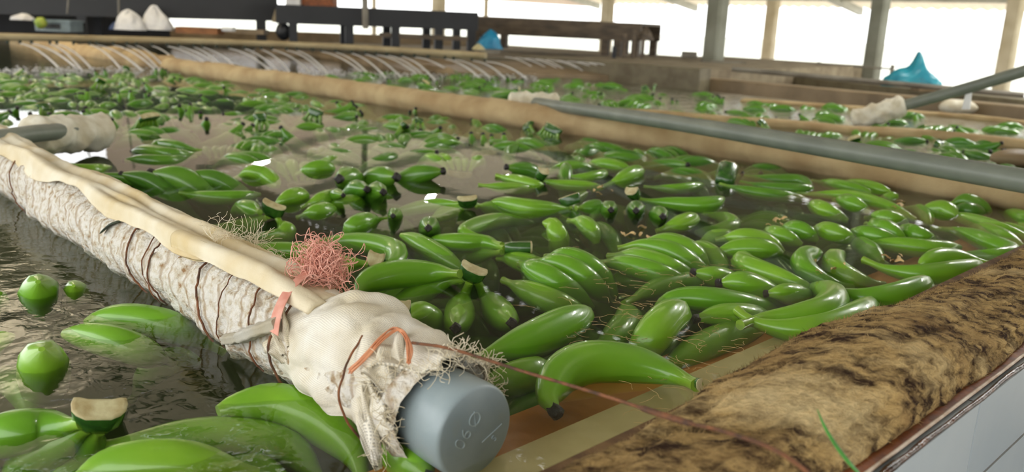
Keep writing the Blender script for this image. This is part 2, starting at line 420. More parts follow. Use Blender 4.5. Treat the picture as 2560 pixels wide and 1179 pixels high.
# tank: near wall, ledges, deep floor, far wall
NEAR = -.248
wall_near = struct('wall_near', boxm(EF(NEAR - .1035, 1.5, (FLOOR_Z + .05) / 2), E1 * .1015, E2 * 6, EZ * (.05 - FLOOR_Z) / 2), M_grout)
tile_me = None
TW, TH = .25, .11
for iy in range(3):
    for ix in range(-4, 14):
        c = EF(NEAR - .006, .955 + TW * (ix + .5), .053 - TH * (iy + .5))
        v, f = boxm((0, 0, 0), E1 * .006, E2 * (TW / 2 - .0022), EZ * (TH / 2 - .0022), 0)
        if tile_me is None:
            o = mesh('tile', v, f, M_tile, wall_near, False); tile_me = o.data
        else:
            o = bpy.data.objects.new('tile', tile_me); COL.objects.link(o); o.parent = wall_near
        o.location = c
tt = np.linspace(-.6, 4, 300)
struct('trim_1', tube([EF(NEAR - .003 + .0025 * nz(t * 9, 1), t, .0525 + .002 * nz(t * 13, 5)) for t in tt], [.0028 + .0042 * max(0, nz(t * 17, 3)) for t in tt], 7), M_rim, None, True)
struct('trim_2', tube([EF(NEAR - .0115, t, .0555 + .001 * nz(t * 11, 2)) for t in tt], .0021, 6), M_rimline, None, True)
struct('trim_3', boxm(EF(NEAR - .026, 1.6, .0525), E1 * .013, E2 * 2.3, EZ * .0025), M_rimtop)
struct('ledge', boxm(EF(-.515, 1.5, -.285), E1 * .072, E2 * 5, EZ * .265), M_ledge)
struct('ledge_lower', boxm(EF(-.632, 1.5, -.302), E1 * .055, E2 * 5, EZ * .255, .01), M_orange)
struct('tank_floor', boxm(EF(-5.6, 1.2, -.47), E1 * 5.6, E2 * 5, EZ * .02), M_tankfloor)
water = struct('water', boxm(EF(-6.2, 1.1, -.225), E1 * 5.75, E2 * 4.15, EZ * .225), M_water)

# far walls and walkways
FW = [P(-260, 92, .05), P(700, 112, .05), P(1300, 138, .13), P(1750, 172, .13)]
FZ = (.05, .09, .13)
fw = join([run_box(FW[i], FW[i + 1], .18, FZ[i], -.5) for i in range(3)])
struct('wall_far', fw, M_conc_d)
struct('walkway', (lambda: join([run_box(FW[i] * 1.03, FW[i + 1] * 1.03, 4.0, FZ[i] * .8, -.6) for i in range(3)]))(), M_conc)
RW0, RW1 = P(1660, 186, .05), P(2800, 288, .05)
struct('wall_right', run_box(RW0, RW1, .16, .05, -.6), M_wall_tan)
# brown sloping splash apron at the far centre
struct('splash_apron', (lambda a, b, c, d: ([a, b, c, d, a - EZ * .3, b - EZ * .3, c - EZ * .3, d - EZ * .3],
       [(0, 1, 2, 3), (0, 4, 5, 1), (1, 5, 6, 2), (2, 6, 7, 3), (3, 7, 4, 0)]))(P(1020, 178, .02), P(1640, 190, .02), P(1640, 166, .07), P(900, 140, .07)), M_wall_tan)

# kerb, parapet and rails outside the tanks on the right
struct('kerb', run_box(D(1270, 122, 11), D(1760, 150, 10), .5, -.0, -.7), M_conc)
struct('kerb_right', run_box(D(1800, 150, 9.5), D(2700, 247, 7.2), .3, .02, FLOOR_Z), M_conc_d)
struct('parapet', run_box(D(1895, 152, 22), D(2060, 160, 20.5), .3, -.56, FLOOR_Z), M_conc)
struct('parapet_back', run_box(D(800, 38, 18), D(1540, 58, 20), .3, .52, .28), M_conc)

# roof: corrugated sheets on rafters, eave along the separators
ER0 = np.array([3.5, 29.8, 1.25]); EDIR = E1; EV = 22.0; EZV = 1.13
def roof_z(b): return EZV + (EV - b) * .165 if b > 8 else EZV + 14 * .165 - (8 - b) * .16
def roof_patch(b0, b1, n=560, a0=-19., a1=16.):
    v, f = [], []
    for i in range(n + 1):
        a = a0 + (a1 - a0) * i / n
        dz = .03 * math.cos(i * math.pi / 2 + .5)
        for b in (b0, b1): v.append(EF(a, b, roof_z(b) + dz))
    for i in range(n): f.append((2 * i, 2 * i + 2, 2 * i + 3, 2 * i + 1))
    return v, f
struct('roof', join([roof_patch(8.6, EV, 100, -19., -12.), roof_patch(20.6, EV, 400, -12., 16.), roof_patch(14.0, 20.6, 130, -12., -4.)]), M_roof)
struct('roof_clear', roof_patch(14.0, 20.6, 280, -4., 16.), M_roof_c)
struct('roof_skylight', roof_patch(.9, 3.4, 70, -11., -5.), M_roof_s)
struct('roof_inner', join([roof_patch(8.0, 8.6, 100, -19., -12.), roof_patch(8.0, 14.0, 400, -12., 16.), roof_patch(4.2, 8.0), roof_patch(-1.8, .5), roof_patch(.5, .9, 70, -11., -5.), roof_patch(3.4, 4.2, 70, -11., -5.), roof_patch(.5, 4.2, 100, -19., -11.), roof_patch(.5, 4.2, 300, -5., 16.)]), M_roof_o)
# hanging sheet that closes the far gable above the benches
struct('wall_gable', (lambda bs: ([EF(-19, b, z) for b in bs for z in (1.0, roof_z(b))], [(2 * i, 2 * i + 2, 2 * i + 3, 2 * i + 1) for i in range(len(bs) - 1)]))(np.linspace(6.1, 22, 18)), M_gable)
for b in (20.4, 18.0, 15.5, 13.0, 10.5, 8.0, 5.0, 2.0, -1.0):
    struct('purlin', boxm(EF(-1.6, b, roof_z(b) - .10), E1 * 17.3, E2 * .04, EZ * .06), M_beam)
for a in (-18.8, -15, -10, -5, 0, 5.4, 10.5):
    p, q = EF(a, EV - .3, roof_z(EV) - .10), EF(a, 8, roof_z(8) - .26)
    c = (p + q) / 2; d = (q - p) / 2
    struct('rafter', boxm(c, d, E1 * .07, EZ * .09), M_beam)

def pillar(px, py_top, py_bot, dist, wpx, m, ztop=None, name='pillar', lean=0, zbot=FLOOR_Z):
    b = D(px, py_bot, dist); r = wpx / FPX * dist / 2
    z1 = ztop if ztop is not None else D(px, py_top, dist)[2]
    c = np.array([b[0], b[1], (z1 + zbot) / 2])
    vf = boxm(c, EZ * (z1 - zbot) / 2, E1 * r * .75, E2 * r * .75, r * .2)
    return struct(name, vf, m)
pillar(1781, 0, 160, 9.5, 54, M_pillar, 3.1)
pillar(2178, 0, 180, 10.5, 44, M_pillar, 3.2)
pillar(1917, 16, 155, 24, 34, M_pillar_l, 1.7)
pillar(2508, 40, 190, 17.5, 40, M_pillar_l, 1.7)
pillar(1514, 0, 100, 19, 34, M_pillar_l, 1.7)
pillar(1096, 0, 60, 19, 36, M_pillar_l, 1.9)
pillar(1214, 0, 60, 24, 12, M_pillar_l, 1.8)
pillar(935, 0, 60, 19, 12, M_pillar_l, 1.9)
struct('wall_stub', run_box(D(1474, 40, 18.8), D(1502, 40, 18.8), .2, .52, .30), M_pillar_l)

# ================================================================== SEPARATORS AND PIPES
def cyl_surf(axis_fn, th0, th1, ns, nt, rfn):
    """surface around an axis: axis_fn(s) -> (point, side vector)"""
    def fn(u, v):
        th = th0(u) + (th1(u) - th0(u)) * v if callable(th0) else th0 + (th1 - th0) * v
        p, sd = axis_fn(u)
        r = rfn(u, th)
        return p + r * (math.cos(th) * EZ + math.sin(th) * sd)
    return quad_patch(fn, ns, nt)

def thick(vf, t, nv):
    """give an open patch a second skin"""
    v, f = vf; n = len(v)
    V = np.array(v); N = np.zeros_like(V)
    for q in f:
        k = np.cross(V[q[1]] - V[q[0]], V[q[2]] - V[q[0]])
        for i in q: N[i] += k
    N /= np.linalg.norm(N, axis=1)[:, None] + 1e-12
    W = V + N * t
    from collections import Counter
    ed = Counter()
    for q in f:
        for i in range(4):
            ed[tuple(sorted((q[i], q[(i + 1) % 4])))] += 1
    F = list(f) + [tuple(i + n for i in reversed(q)) for q in f]
    for (a, b), k in ed.items():
        if k == 1: F.append((a, b, b + n, a + n))
    return list(V) + list(W), F

# ---- near wrapped pipe
A0 = P(1190, 1080, .035)
def pax(s): return A0 - E1 * s
pipe = empty('wrapped_pipe_boom', A0 * [1, 1, 0], 'thick pipe wrapped in white fleece and cream muslin ending in a blue-grey cap', 'pipe')
v, f = tube([pax(.01), pax(.6), pax(3.2)], .043, 20)
mesh('pipe_core', v, f, M_pvc, pipe)
# end cap with a bevelled rim
prof = [(.085, .0455), (.084, .0485), (.045, .0492), (.012, .0494), (.004, .0486), (.001, .0468), (0.0, .0445), (0.0, .0)]
ns = 64; V, F = [], []
for s, r in prof:
    for k in range(ns):
        a = k / ns * 2 * math.pi
        V.append(pax(s) + max(r, .0004) * (math.cos(a) * EZ + math.sin(a) * E2))
for i in range(len(prof) - 1):
    for k in range(ns):
        F.append((i * ns + k, i * ns + (k + 1) % ns, (i + 1) * ns + (k + 1) % ns, (i + 1) * ns + k))
capo = mesh('end_cap', V, F, M_pvc_cap, pipe); capo['label'] = 'blue-grey plastic end cap with moulded characters'
# moulded writing on the face of the cap
def cap_text(body, x, y, size, up):
    c = bpy.data.curves.new('moulded_text', 'FONT'); c.body = body; c.size = size; c.extrude = .0007; c.align_x = 'CENTER'; c.align_y = 'CENTER'
    c.offset = -.0006; c.materials.append(M_ink)
    o = bpy.data.objects.new('moulded_text', c); COL.objects.link(o)
    n = Vector(E1); upv = Vector(up).normalized(); rt = upv.cross(n).normalized()
    p = Vector(A0) + Vector(E2) * x + Vector(EZ) * y + n * .0002
    o.parent = capo
    o.matrix_basis = Matrix(((rt.x, upv.x, n.x, p.x), (rt.y, upv.y, n.y, p.y), (rt.z, upv.z, n.z, p.z), (0, 0, 0, 1)))
    return o
_cap_text = cap_text
def cap_text(*a):
    o = _cap_text(*a); bpy.context.view_layer.update()
    me = bpy.data.meshes.new_from_object(o.evaluated_get(bpy.context.evaluated_depsgraph_get()))
    q = bpy.data.objects.new('moulded_character', me); COL.objects.link(q)
    q.parent = capo; q.matrix_basis = o.matrix_basis.copy(); bpy.data.objects.remove(o)
    return q
UPC = Vector(E2) * .75 - Vector(EZ) * .65
cap_text('\u00d8', -.0031, .0156, .022, UPC)
cap_text('9', -.0142, .0036, .022, UPC)
cap_text('0', -.0212, -.0052, .022, UPC)
cap_text('S', .0240, -.0140, .011, UPC)
lv, lf = boxm(A0 + E2 * .0216 + EZ * -.0077 + E1 * .0003, (E2 * .0211 + EZ * .0096) * .62, EZ * .0004, E1 * .0004)
mesh('moulded_line', lv, lf, M_ink, capo, False)

# fleece wrap: overlapping turns
def wrap_r(s, th):
    k = s / .085 + .10 * th + .5 * nz(s * 5, .3)
    fr = k - math.floor(k)
    step = .0085 * (fr ** 1.5) * (.5 + .5 * nz(math.floor(k) * 3.7, 2) + .4)
    gather = .0022 * math.sin(s * 150 + 2.5 * th + 6 * nz(s * 8, th))
    gather -= .0075 * (1 - abs(math.sin(s * 62 + 1.2 * th + 3 * nz(s * 3, 5)))) ** 6 * (.6 + .6 * nz(s * 7, th))
    lump = .011 * nz(s * 4.5, th * 1.1, 3) + .0035 * nz(s * 24, th * 6, 7)
    return .054 + step + lump + gather * .6
v, f = cyl_surf(lambda u: (pax(.05 + 3.2 * u), E2), -math.pi, math.pi, 720, 56, lambda u, th: wrap_r(.05 + 3.2 * u, th))
mesh('fleece_wrap', v, f, M_fleece, pipe)

# muslin strip lying along the top
def mus_r(u, th):
    s = .27 + 2.9 * u
    wid = .5 + .5 * min(1, max(0, (s - .3) / .35))
    g = 0
    for c0, am, wd, sd in ((-.42, .024, .13, 9.1), (-.12, .012, .10, 1.7), (.22, .017, .12, 5.3), (.62, .010, .12, 4.2), (1.0, .014, .16, 7.9)):
        c = c0 * wid + .30 * nz(s * 1.7, sd) + .10 * nz(s * 5, sd)
        g += am * (.75 + .6 * nz(s * 2.6, sd + 4)) * math.exp(-(abs(th - c) / (wd * (1.2 + .5 * nz(s * 2, sd + 7)))) ** 1.7)
    g *= min(1, max(0, (s - .285) / .12)) ** 1.5
    bil = .020 * math.exp(-((th - .75) / .6) ** 2) * (.55 + .7 * nz(s * 1.9, 12.3)) * min(1, max(0, (s - .30) / .25))
    return .062 + bil + g * wid + .007 * nz(s * 4.5, th * 1.6, 5) + .003 * nz(s * 13, th * 4 + s * 3, 1) + .001 * nz(s * 40, th * 9, 8)
def mth0(u):
    s = .27 + 2.9 * u
    return -.36 - .30 * min(1, max(0, (s - .32) / .3)) + .42 * nz(s * 4.2, 2.2) + .05 * nz(s * 15, 2)
def mth1(u):
    s = .27 + 2.9 * u
    return .75 + .75 * min(1, max(0, (s - .32) / .5)) + .15 * nz(s * 2.5, 7.7)
vf = cyl_surf(lambda u: (pax(.27 + 2.9 * u), E2), mth0, mth1, 420, 84, mus_r)
v, f = thick(vf, -.004, 48)
mesh('muslin_strip', v, f, M_muslin, pipe)
# narrow second strip that runs to the pink knot
def strip2(u, vv):
    s = .26 + .36 * u
    th = -.36 - .10 * u + (vv - .5) * (.30 + .12 * nz(s * 9, 1))
    r = .062 + .018 * min(1, u / .3) + (.004 + .008 * min(1, u / .3)) * math.sin(math.pi * vv) - .006 * u + .002 * nz(s * 30, vv * 4)
    return pax(s) + r * (math.cos(th) * EZ + math.sin(th) * E2)
v, f = thick(quad_patch(strip2, 60, 12), -.006, 12)
mesh('muslin_fold', v, f, M_muslin, pipe)

# gauze skirt tied round the end
def skirt_r(u, th):
    s = .055 + .245 * u
    e = math.exp(-((s - .275) / .03) ** 2)
    lobe = .020 * max(0, math.cos(th - .15)) * math.exp(-((s - .19) / .07) ** 2)
    wr = .006 * math.sin(th * 5 + 7 * nz(s * 9, th * .8)) * (1 - e) * (1 - .5 * u)
    crease = -.008 * math.exp(-((s - .165 - .02 * th) / .012) ** 2)
    return .0625 + lobe + wr + crease + .006 * nz(s * 14, th * 1.7, 2) + .0022 * nz(s * 45, th * 6, 4) - .006 * e
def sk_axis(u):
    return pax(.055 + .245 * u), E2
def skirt(u, v):
    th = -2.0 + 3.75 * v
    s0 = .055 + .03 * nz(th * 1.9, 3.1) + .012 * nz(th * 7, 5) - .02 * math.exp(-((th + .15) / .35) ** 2) + .035 * math.exp(-((th + 1.0) / .35) ** 2)
    s = s0 + (.305 + .02 * nz(th * 2, 8) - s0) * u
    uu = (s - .055) / .245
    r = skirt_r(uu, th)
    if u < .12: r += .004 * (1 - u / .12) * (1 + nz(th * 9, 2))
    return pax(s) + r * (math.cos(th) * EZ + math.sin(th) * E2)
v, f = thick(quad_patch(skirt, 110, 130), -.003, 130)
set_uv(mesh('gauze_skirt', v, f, M_gauze, pipe), 110, 130, .9, .9)
# drooping flaps of the skirt
def droop(s0, th0, wid, length, out):
    def fn(u, v):
        th = th0 + (v - .5) * wid * (1 - .55 * u)
        s = s0 - .015 * u + .006 * nz(v * 4, u * 3, s0 * 9)
        r = .068 + out * math.sin(math.pi * min(1, u * .9)) + .005 * math.sin(v * 14 + u * 3)
        p = pax(s) + r * (math.cos(th) * EZ + math.sin(th) * E2)
        return p - EZ * length * u * u - (E1 * -.02) * u
    return fn
for i, a in enumerate([(.105, -1.35, .55, .055, .006), (.115, -.55, .9, .03, .012), (.30, -1.05, .8, .022, .004)]):
    v, f = thick(quad_patch(droop(*a), 26, 22), -.004, 22)
    set_uv(mesh('gauze_flap', v, f, M_gauze, pipe), 26, 22, .2, .2)
# a twisted rag tail under the tie, running away along the near side
tail = [pax(s) + r * (math.cos(t) * EZ + math.sin(t) * E2) for s, t, r in [(.285, -.95, .073), (.32, -1.2, .072), (.37, -1.55, .070), (.42, -1.85, .066)]]
v, f = tube(catmull(tail, 40), [.009 + .0035 * nz(i * .22, 3) - .00006 * i for i in range(40)], 20, .14)
mesh('rag_tail', v, f, M_gauze, pipe)

def thread_knot(center, rad, n, r, steps=16, seed=1, flatten=.7, step=.012):
    rg = random.Random(seed); parts = []
    for _ in range(n):
        p = np.array([rg.gauss(0, 1), rg.gauss(0, 1), abs(rg.gauss(0, 1)) * flatten]) * rad * .38
        d = np.array([rg.gauss(0, 1), rg.gauss(0, 1), rg.gauss(0, 1)]); pts = []
        for _k in range(steps):
            d = d + np.array([rg.gauss(0, 1), rg.gauss(0, 1), rg.gauss(0, 1)]) * .7 - p / rad * .5
            d /= np.linalg.norm(d); p = p + d * step
            pts.append(center + p)
        parts.append(tube(catmull(pts, steps * 2), r, 4, cap=False))
    return join(parts)

# frayed threads along the cloth edges (too fine to count)
fr = []
rg = random.Random(5)
def frayed(fn, n, ln, spread):
    for _ in range(n):
        p, d = fn(rg.random()); p = np.array(p); pts = [p]
        d = np.array(d) + np.array([rg.gauss(0, 1) for _k in range(3)]) * spread
        for _k in range(5):
            d = d / np.linalg.norm(d) + np.array([rg.gauss(0, 1) for _q in range(3)]) * .55
            p = p + d / np.linalg.norm(d) * ln / 5 * rg.uniform(.6, 1.3); pts.append(p)
        fr.append(tube(catmull(pts, 12), .00036, 3, cap=False))
def sk_edge(t):
    v_ = skirt(0, t); th = -2.0 + 3.75 * t
    return v_, E1 * .6 + (math.cos(th) * EZ + math.sin(th) * E2) * .5
frayed(sk_edge, 260, .028, .6)
def mus_edge(t):
    u = .02 + .10 * t; th = mth1(u) * rg.uniform(.2, 1)
    s = .27 + 2.9 * u
    return pax(s) + mus_r(u, th) * (math.cos(th) * EZ + math.sin(th) * E2), EZ + E2 * .6
frayed(mus_edge, 26, .02, .8)
def mus_tuft(t):
    s = .53 + .05 * t; th = rg.uniform(-.3, .9)
    return pax(s) + .083 * (math.cos(th) * EZ + math.sin(th) * E2), EZ * .7 + E2 * .5
frayed(mus_tuft, 90, .04, .9)
v, f = join(fr)
o = mesh('frayed_threads', v, f, M_thread, pipe); o['kind'] = 'stuff'

# twine ties round the wrap
def tie(s, slant, th0, th1, r, m, off=.004, seed=0):
    pts = []
    for i in range(30):
        th = th0 + (th1 - th0) * i / 29
        ss = s + slant * th + .004 * nz(th * 3, seed)
        pts.append(pax(ss) + (wrap_r(ss, th) * .5 + .5 * (.058 + .008 * nz(ss * 4.5, th * 1.1, 3)) + off) * (math.cos(th) * EZ + math.sin(th) * E2))
    v, f = tube(pts, [r * (1 + .25 * nz(i * .9, seed)) for i in range(30)], 6)
    return mesh('twine_tie', v, f, m, pipe)
for i, (s, sl) in enumerate([(.395, .02), (.555, .03), (.70, .02), (.735, .025), (.80, .03), (1.52, .05), (.455, .0)]):
    tie(s, sl, -2.3, .5, (.0013, .0016, .0013, .0010, .0015, .0014, .0008)[i], M_rope, seed=i)
tie(.305, .015, -2.4, -.2, .0016, M_rope, .012, 9)
tie(.155, .02, -2.2, -.5, .0014, M_rope, .014, 11)
# dark strap-like leaf piece lying across the wrap
ks = [pax(s) + (wrap_r(s, t) + .004) * (math.cos(t) * EZ + math.sin(t) * E2) for s, t in [(.845, -.55), (.86, -.85), (.875, -1.15)]]
v, f = tube(catmull(ks, 10), [.004, .007, .008, .008, .008, .008, .008, .008, .007, .004], 8, flat=.25)
tag(mesh('leaf_scrap', v, f, M_darkleaf), 'dark leaf scrap lying flat across the white fleece wrap', 'leaf')

# pink knot and pink band, orange thread loops
KN = pax(.335) + .088 * (math.cos(.35) * EZ + math.sin(.35) * E2)
v, f = thread_knot(KN, .032, 190, .0005, 14, 3, .9, .0085)
o = mesh('pink_thread_tuft', v, f, M_pink, pipe); o['label'] = 'tangled pink nylon thread tuft'; o['kind'] = 'stuff'
bp_ = []
for k in range(12):
    pts = []
    for i in range(12):
        th = .25 - 1.35 * i / 11
        s = .335 - .055 * i / 11 + .003 * (k - 6) * (.4 + i / 11 * .35) * .8
        pts.append(pax(s) + (.083 - .006 * i / 11 + .0012 * nz(i, k)) * (math.cos(th) * EZ + math.sin(th) * E2))
    bp_.append(tube(catmull(pts, 24), .0009, 5))
v, f = join(bp_); mesh('pink_thread_band', v, f, M_pink, pipe)
ol = []
def at_px(px, py, lift=0.0, s_th=None):
    """point on the skirt seen at a photo pixel: march along the view ray to the cloth radius"""
    d = ray(px, py); d = d / np.linalg.norm(d)
    t = .3
    while t < 3:
        w_ = cC + d * t; q = w_ - A0; s = -(q @ E1) / (E1 @ E1)
        rr = q + E1 * s
        if np.linalg.norm(rr) < .072 + lift: return w_
        t += .002
    return cC + d * .9
for k in range(9):
    dx = [k * 1.6 - 6, 0]
    a = [(868, 925), (905, 890), (950, 845), (985, 818), (1008, 832), (1018, 870), (1016, 905)]
    pts = [at_px(x + rg.uniform(-4, 4) + k * 1.2, y + rg.uniform(-4, 4) + k * .8, .008 + .001 * (k % 3)) for x, y in a]
    ol.append(tube(catmull(pts, 34), .0008, 5))
v, f = join(ol); mesh('orange_thread_loop', v, f, M_orange_t, pipe)

# ---- brown rope from the pipe end over the foam bolster
rpts = [at_px(1030, 856, .010), P(1130, 872, .118), P(1300, 925, .112), P(1500, 985, .115), P(1700, 1050, .128), P(1800, 1075, .148), P(1925, 1118, .158), P(2020, 1182, .150), P(2060, 1250, .12)]
rp_ = catmull(rpts, 110)
v, f = tube(rp_, [.0017 + .0004 * nz(i * .8, 4) + (.0012 if 58 < i < 72 else 0) for i in range(110)], 7, .12)
tag(mesh('tie_rope', v, f, M_rope), 'thin rusty brown twine stretched from the wrapped pipe over the tan foam roll', 'rope')

# ---- second separator: tan cloth roll
spx = [(2760, 525), (2560, 487), (2400, 458), (2200, 424), (2000, 391), (1700, 345), (1300, 290), (1000, 247), (800, 216), (600, 188), (415, 164)]
sax = catmull([P(x, y, .038) for x, y in spx], 300)
def sep_axis_fn(path):
    T = np.gradient(path, axis=0); T /= np.linalg.norm(T, axis=1)[:, None]
    def fn(u):
        x = u * (len(path) - 1); i = min(int(x), len(path) - 2); k = x - i
        p = path[i] * (1 - k) + path[i + 1] * k; t = T[i]
        sd = np.cross(t, EZ); sd /= np.linalg.norm(sd)
        return p, (sd if sd @ E2 > 0 else -sd)
    return fn
def make_roll(name, path, base, amp, label, m=M_sep, seams=True, ns=420, seed=0., cat='float boom', group=None, taper=True):
    e = empty(name, path[len(path) // 2] * [1, 1, 0], label, cat, group)
    L = np.linalg.norm(np.diff(path, axis=0), axis=1).sum()
    ax = sep_axis_fn(path)
    def rf(u, th):
        x = u * L
        r = base + amp * nz(x * 2.4, th * .7, seed) + amp * .35 * nz(x * 9, th * 2, seed + 3) + .0012 * nz(x * 40, th * 8, seed)
        k = x / .26; fr_ = k - math.floor(k)
        r += .004 * math.exp(-(fr_ / .05) ** 2) if seams else 0
        if taper:
            ed = min(u, 1 - u) * L
            if ed < .03: r *= math.sqrt(max(.02, ed / .03))
        return r
    v, f = cyl_surf(ax, -math.pi, math.pi, ns, 30, rf)
    mesh('cloth_cover', v, f, m, e)
    return e
make_roll('cloth_boom', sax, .056, .012, 'long tan cloth-covered boom dividing the main tank from the lane behind it', ns=640)
# smaller booms further back
def boom_px(pts, z, base, label, m=M_sep, name='cloth_boom', seed=2., n=160, amp=.01):
    return make_roll(name, catmull([P(x, y, z) for x, y in pts], n), base, amp, label, m, False, n, seed)
boom_px([(2700, 388), (2560, 366), (2378, 344), (2140, 328), (1890, 308), (1660, 292), (1500, 283)], .004, .028, 'tan cloth boom behind the long grey pipe, half sunk among far bananas', M_sep, seed=5.)
boom_px([(2640, 318), (2400, 292), (2100, 270), (1850, 252)], .0, .020, 'thin tan boom farthest back in the right-hand lanes', M_sep, seed=8.)
boom_px([(425, 166), (330, 150), (230, 134), (130, 120), (40, 108)], .02, .075, 'lumpy tan foam boom under the water jets', M_sep, 'foam_boom', seed=11., amp=.03)
boom_px([(640, 128), (760, 138), (900, 152), (1040, 172), (1130, 186)], .015, .05, 'rusty brown boom lying under the water jets by the far wall', M_wall_tan, 'foam_boom', seed=14., amp=.02)

# ---- grey pipes with rag-wrapped ends
def cap_patch(v, f, n, m):
    return v, list(f) + [tuple(range(m - 1)), tuple((n - 1) * m + k for k in range(m - 2, -1, -1))]
def rag(e, a, b, r, seed, n=46, lumps=.012):
    a, b = np.array(a), np.array(b); d = b - a
    t = d / np.linalg.norm(d); sd = np.cross(t, EZ); sd /= np.linalg.norm(sd); up = np.cross(sd, t)
    def fn(u, v):
        th = -math.pi + 2 * math.pi * v
        cth, sth = math.cos(th), math.sin(th)
        rr = r + lumps * nz(u * 5 + seed, cth * 1.2, sth * 1.2) + lumps * .5 * nz(u * 14 + seed, cth * 4, sth * 4) + .004 * math.sin(u * 22 + th)
        rr *= min(1, (.66 + 3.2 * min(u, 1 - u) ** .8))
        return a + d * u + rr * (cth * up + sth * sd)
    v, f = quad_patch(fn, n, 30)
    mesh('rag_wrap', *cap_patch(v, f, n, 30), M_ragwrap, e)
def rag_pipe(pts, r, label, rag_ends, seed, ratio=1.0):
    path = catmull(pts, 60)
    e = empty('spray_pipe', path[0] * [1, 1, 0], label, 'pipe')
    v, f = tube(path, r, 16); mesh('pipe_body', v, f, M_pvc, e)
    rag(e, *rag_ends, seed)
    return e
p1 = [P(1340, 257, .09), P(1400, 266, .10), P(1700, 309, .145), P(2000, 358, .160), P(2300, 408, .168), P(2560, 452, .172), P(2800, 492, .175), P(3150, 556, .18)]
rag_pipe(p1, .024, 'long grey plastic pipe lying behind the tan cloth boom', (P(1272, 257, .08), P(1398, 258, .09), .046), 1.)
p2 = [P(-140, 366, .10), P(0, 346, .10), P(95, 333, .095), P(200, 325, .08)]
rag_pipe(p2, .023, 'grey pipe with a white rag on its end above the left water', (P(72, 337, .085), P(262, 330, .06), .052), 4.)
p3 = [D(2190, 288, 4.45), D(2260, 264, 4.42), D(2400, 225, 4.38), D(2560, 178, 4.3), D(2750, 120, 4.2), D(3600, -140, 3.9)]
rag_pipe(p3, .026, 'grey pipe slanting up from the far water, white rag on its lower end', (P(2132, 302, .03), D(2264, 263, 4.42), .050), 8.)

# ================================================================== FOAM BOLSTER ON THE NEAR WALL
bol = empty('foam_bolster', EF(-.35, 1.2, .05), 'fat tan foam roll spotted with brown mould lying on the tiled tank wall', 'foam roll')
def bol_pt(u, th):
    b = -.5 + 4.2 * u
    dl = float(np.interp(b, [.1, .4, .6, .85, 1.05, 1.35, 1.8, 2.6], [-.03, -.032, -.016, .010, -.006, -.030, -.02, -.02]))
    hw = .078 + .3 * dl + .005 * nz(b * 2.1, .4); hh = .060 + dl + .005 * nz(b * 2.6, 3.3)
    x = -math.cos(th); y = math.sin(th)
    x = math.copysign(abs(x) ** .85, x); y = math.copysign(abs(y) ** .85, y)
    n_ = .006 * nz(b * 5, th * 2.2, 1) + .004 * nz(b * 18, th * 7, 2) + .0022 * nz(b * 60, th * 22, 3) + .0012 * nz(b * 150, th * 50, 5)
    crease = -.012 * math.exp(-((b - .50 - .08 * th) / .03) ** 2) * max(0, math.sin(th))
    off = .004 * nz(b * 1.4, 8.8)
    return EF(-.349 + off + x * (hw + n_), b, .055 + y * (hh + n_ + crease))
v, f = quad_patch(lambda a, b: bol_pt(a, -.7 + (math.pi + 1.4) * b), 620, 110)
mesh('foam_body', v, f, M_foam, bol)
rg = random.Random(11); hv, hf = [], []
for _ in range(26000):
    u = .1 + .55 * rg.random() ** 1.3; th = rg.uniform(-.2, math.pi + .35)
    p = bol_pt(u, th); q = bol_pt(u, th + .02); k = bol_pt(u + .002, th)
    n = np.cross(k - p, q - p); n /= np.linalg.norm(n) + 1e-9
    c0 = EF(-.345, -.5 + 4.2 * u, .058)
    if n @ (p - c0) < 0: n = -n
    t = n + np.array([rg.gauss(0, 1), rg.gauss(0, 1), rg.gauss(0, 1)]) * .75
    t /= np.linalg.norm(t); ln = rg.uniform(.003, .0075); sd = np.cross(t, n); sd /= np.linalg.norm(sd) + 1e-9
    i = len(hv); hv += [p - sd * .00035, p + sd * .00035, p + t * ln + n * .0005]; hf.append((i, i + 1, i + 2))
o = mesh('foam_fuzz', hv, hf, M_foam, bol, False); o['kind'] = 'stuff'
# blade of grass on the bolster
gp = [(2043, 1022), (2060, 1062), (2085, 1105), (2118, 1150), (2150, 1185)]
gz = [.135, .128, .12, .112, .10]
v, f = tube(catmull([P(x, y, z) for (x, y), z in zip(gp, gz)], 30), [.0004 + .0016 * math.sin(math.pi * min(1, i / 29 * .8)) for i in range(30)], 6, flat=.3)
tag(mesh('grass_blade', v, f, M_leaf), 'thin bright green grass blade lying on the tan foam roll', 'grass')

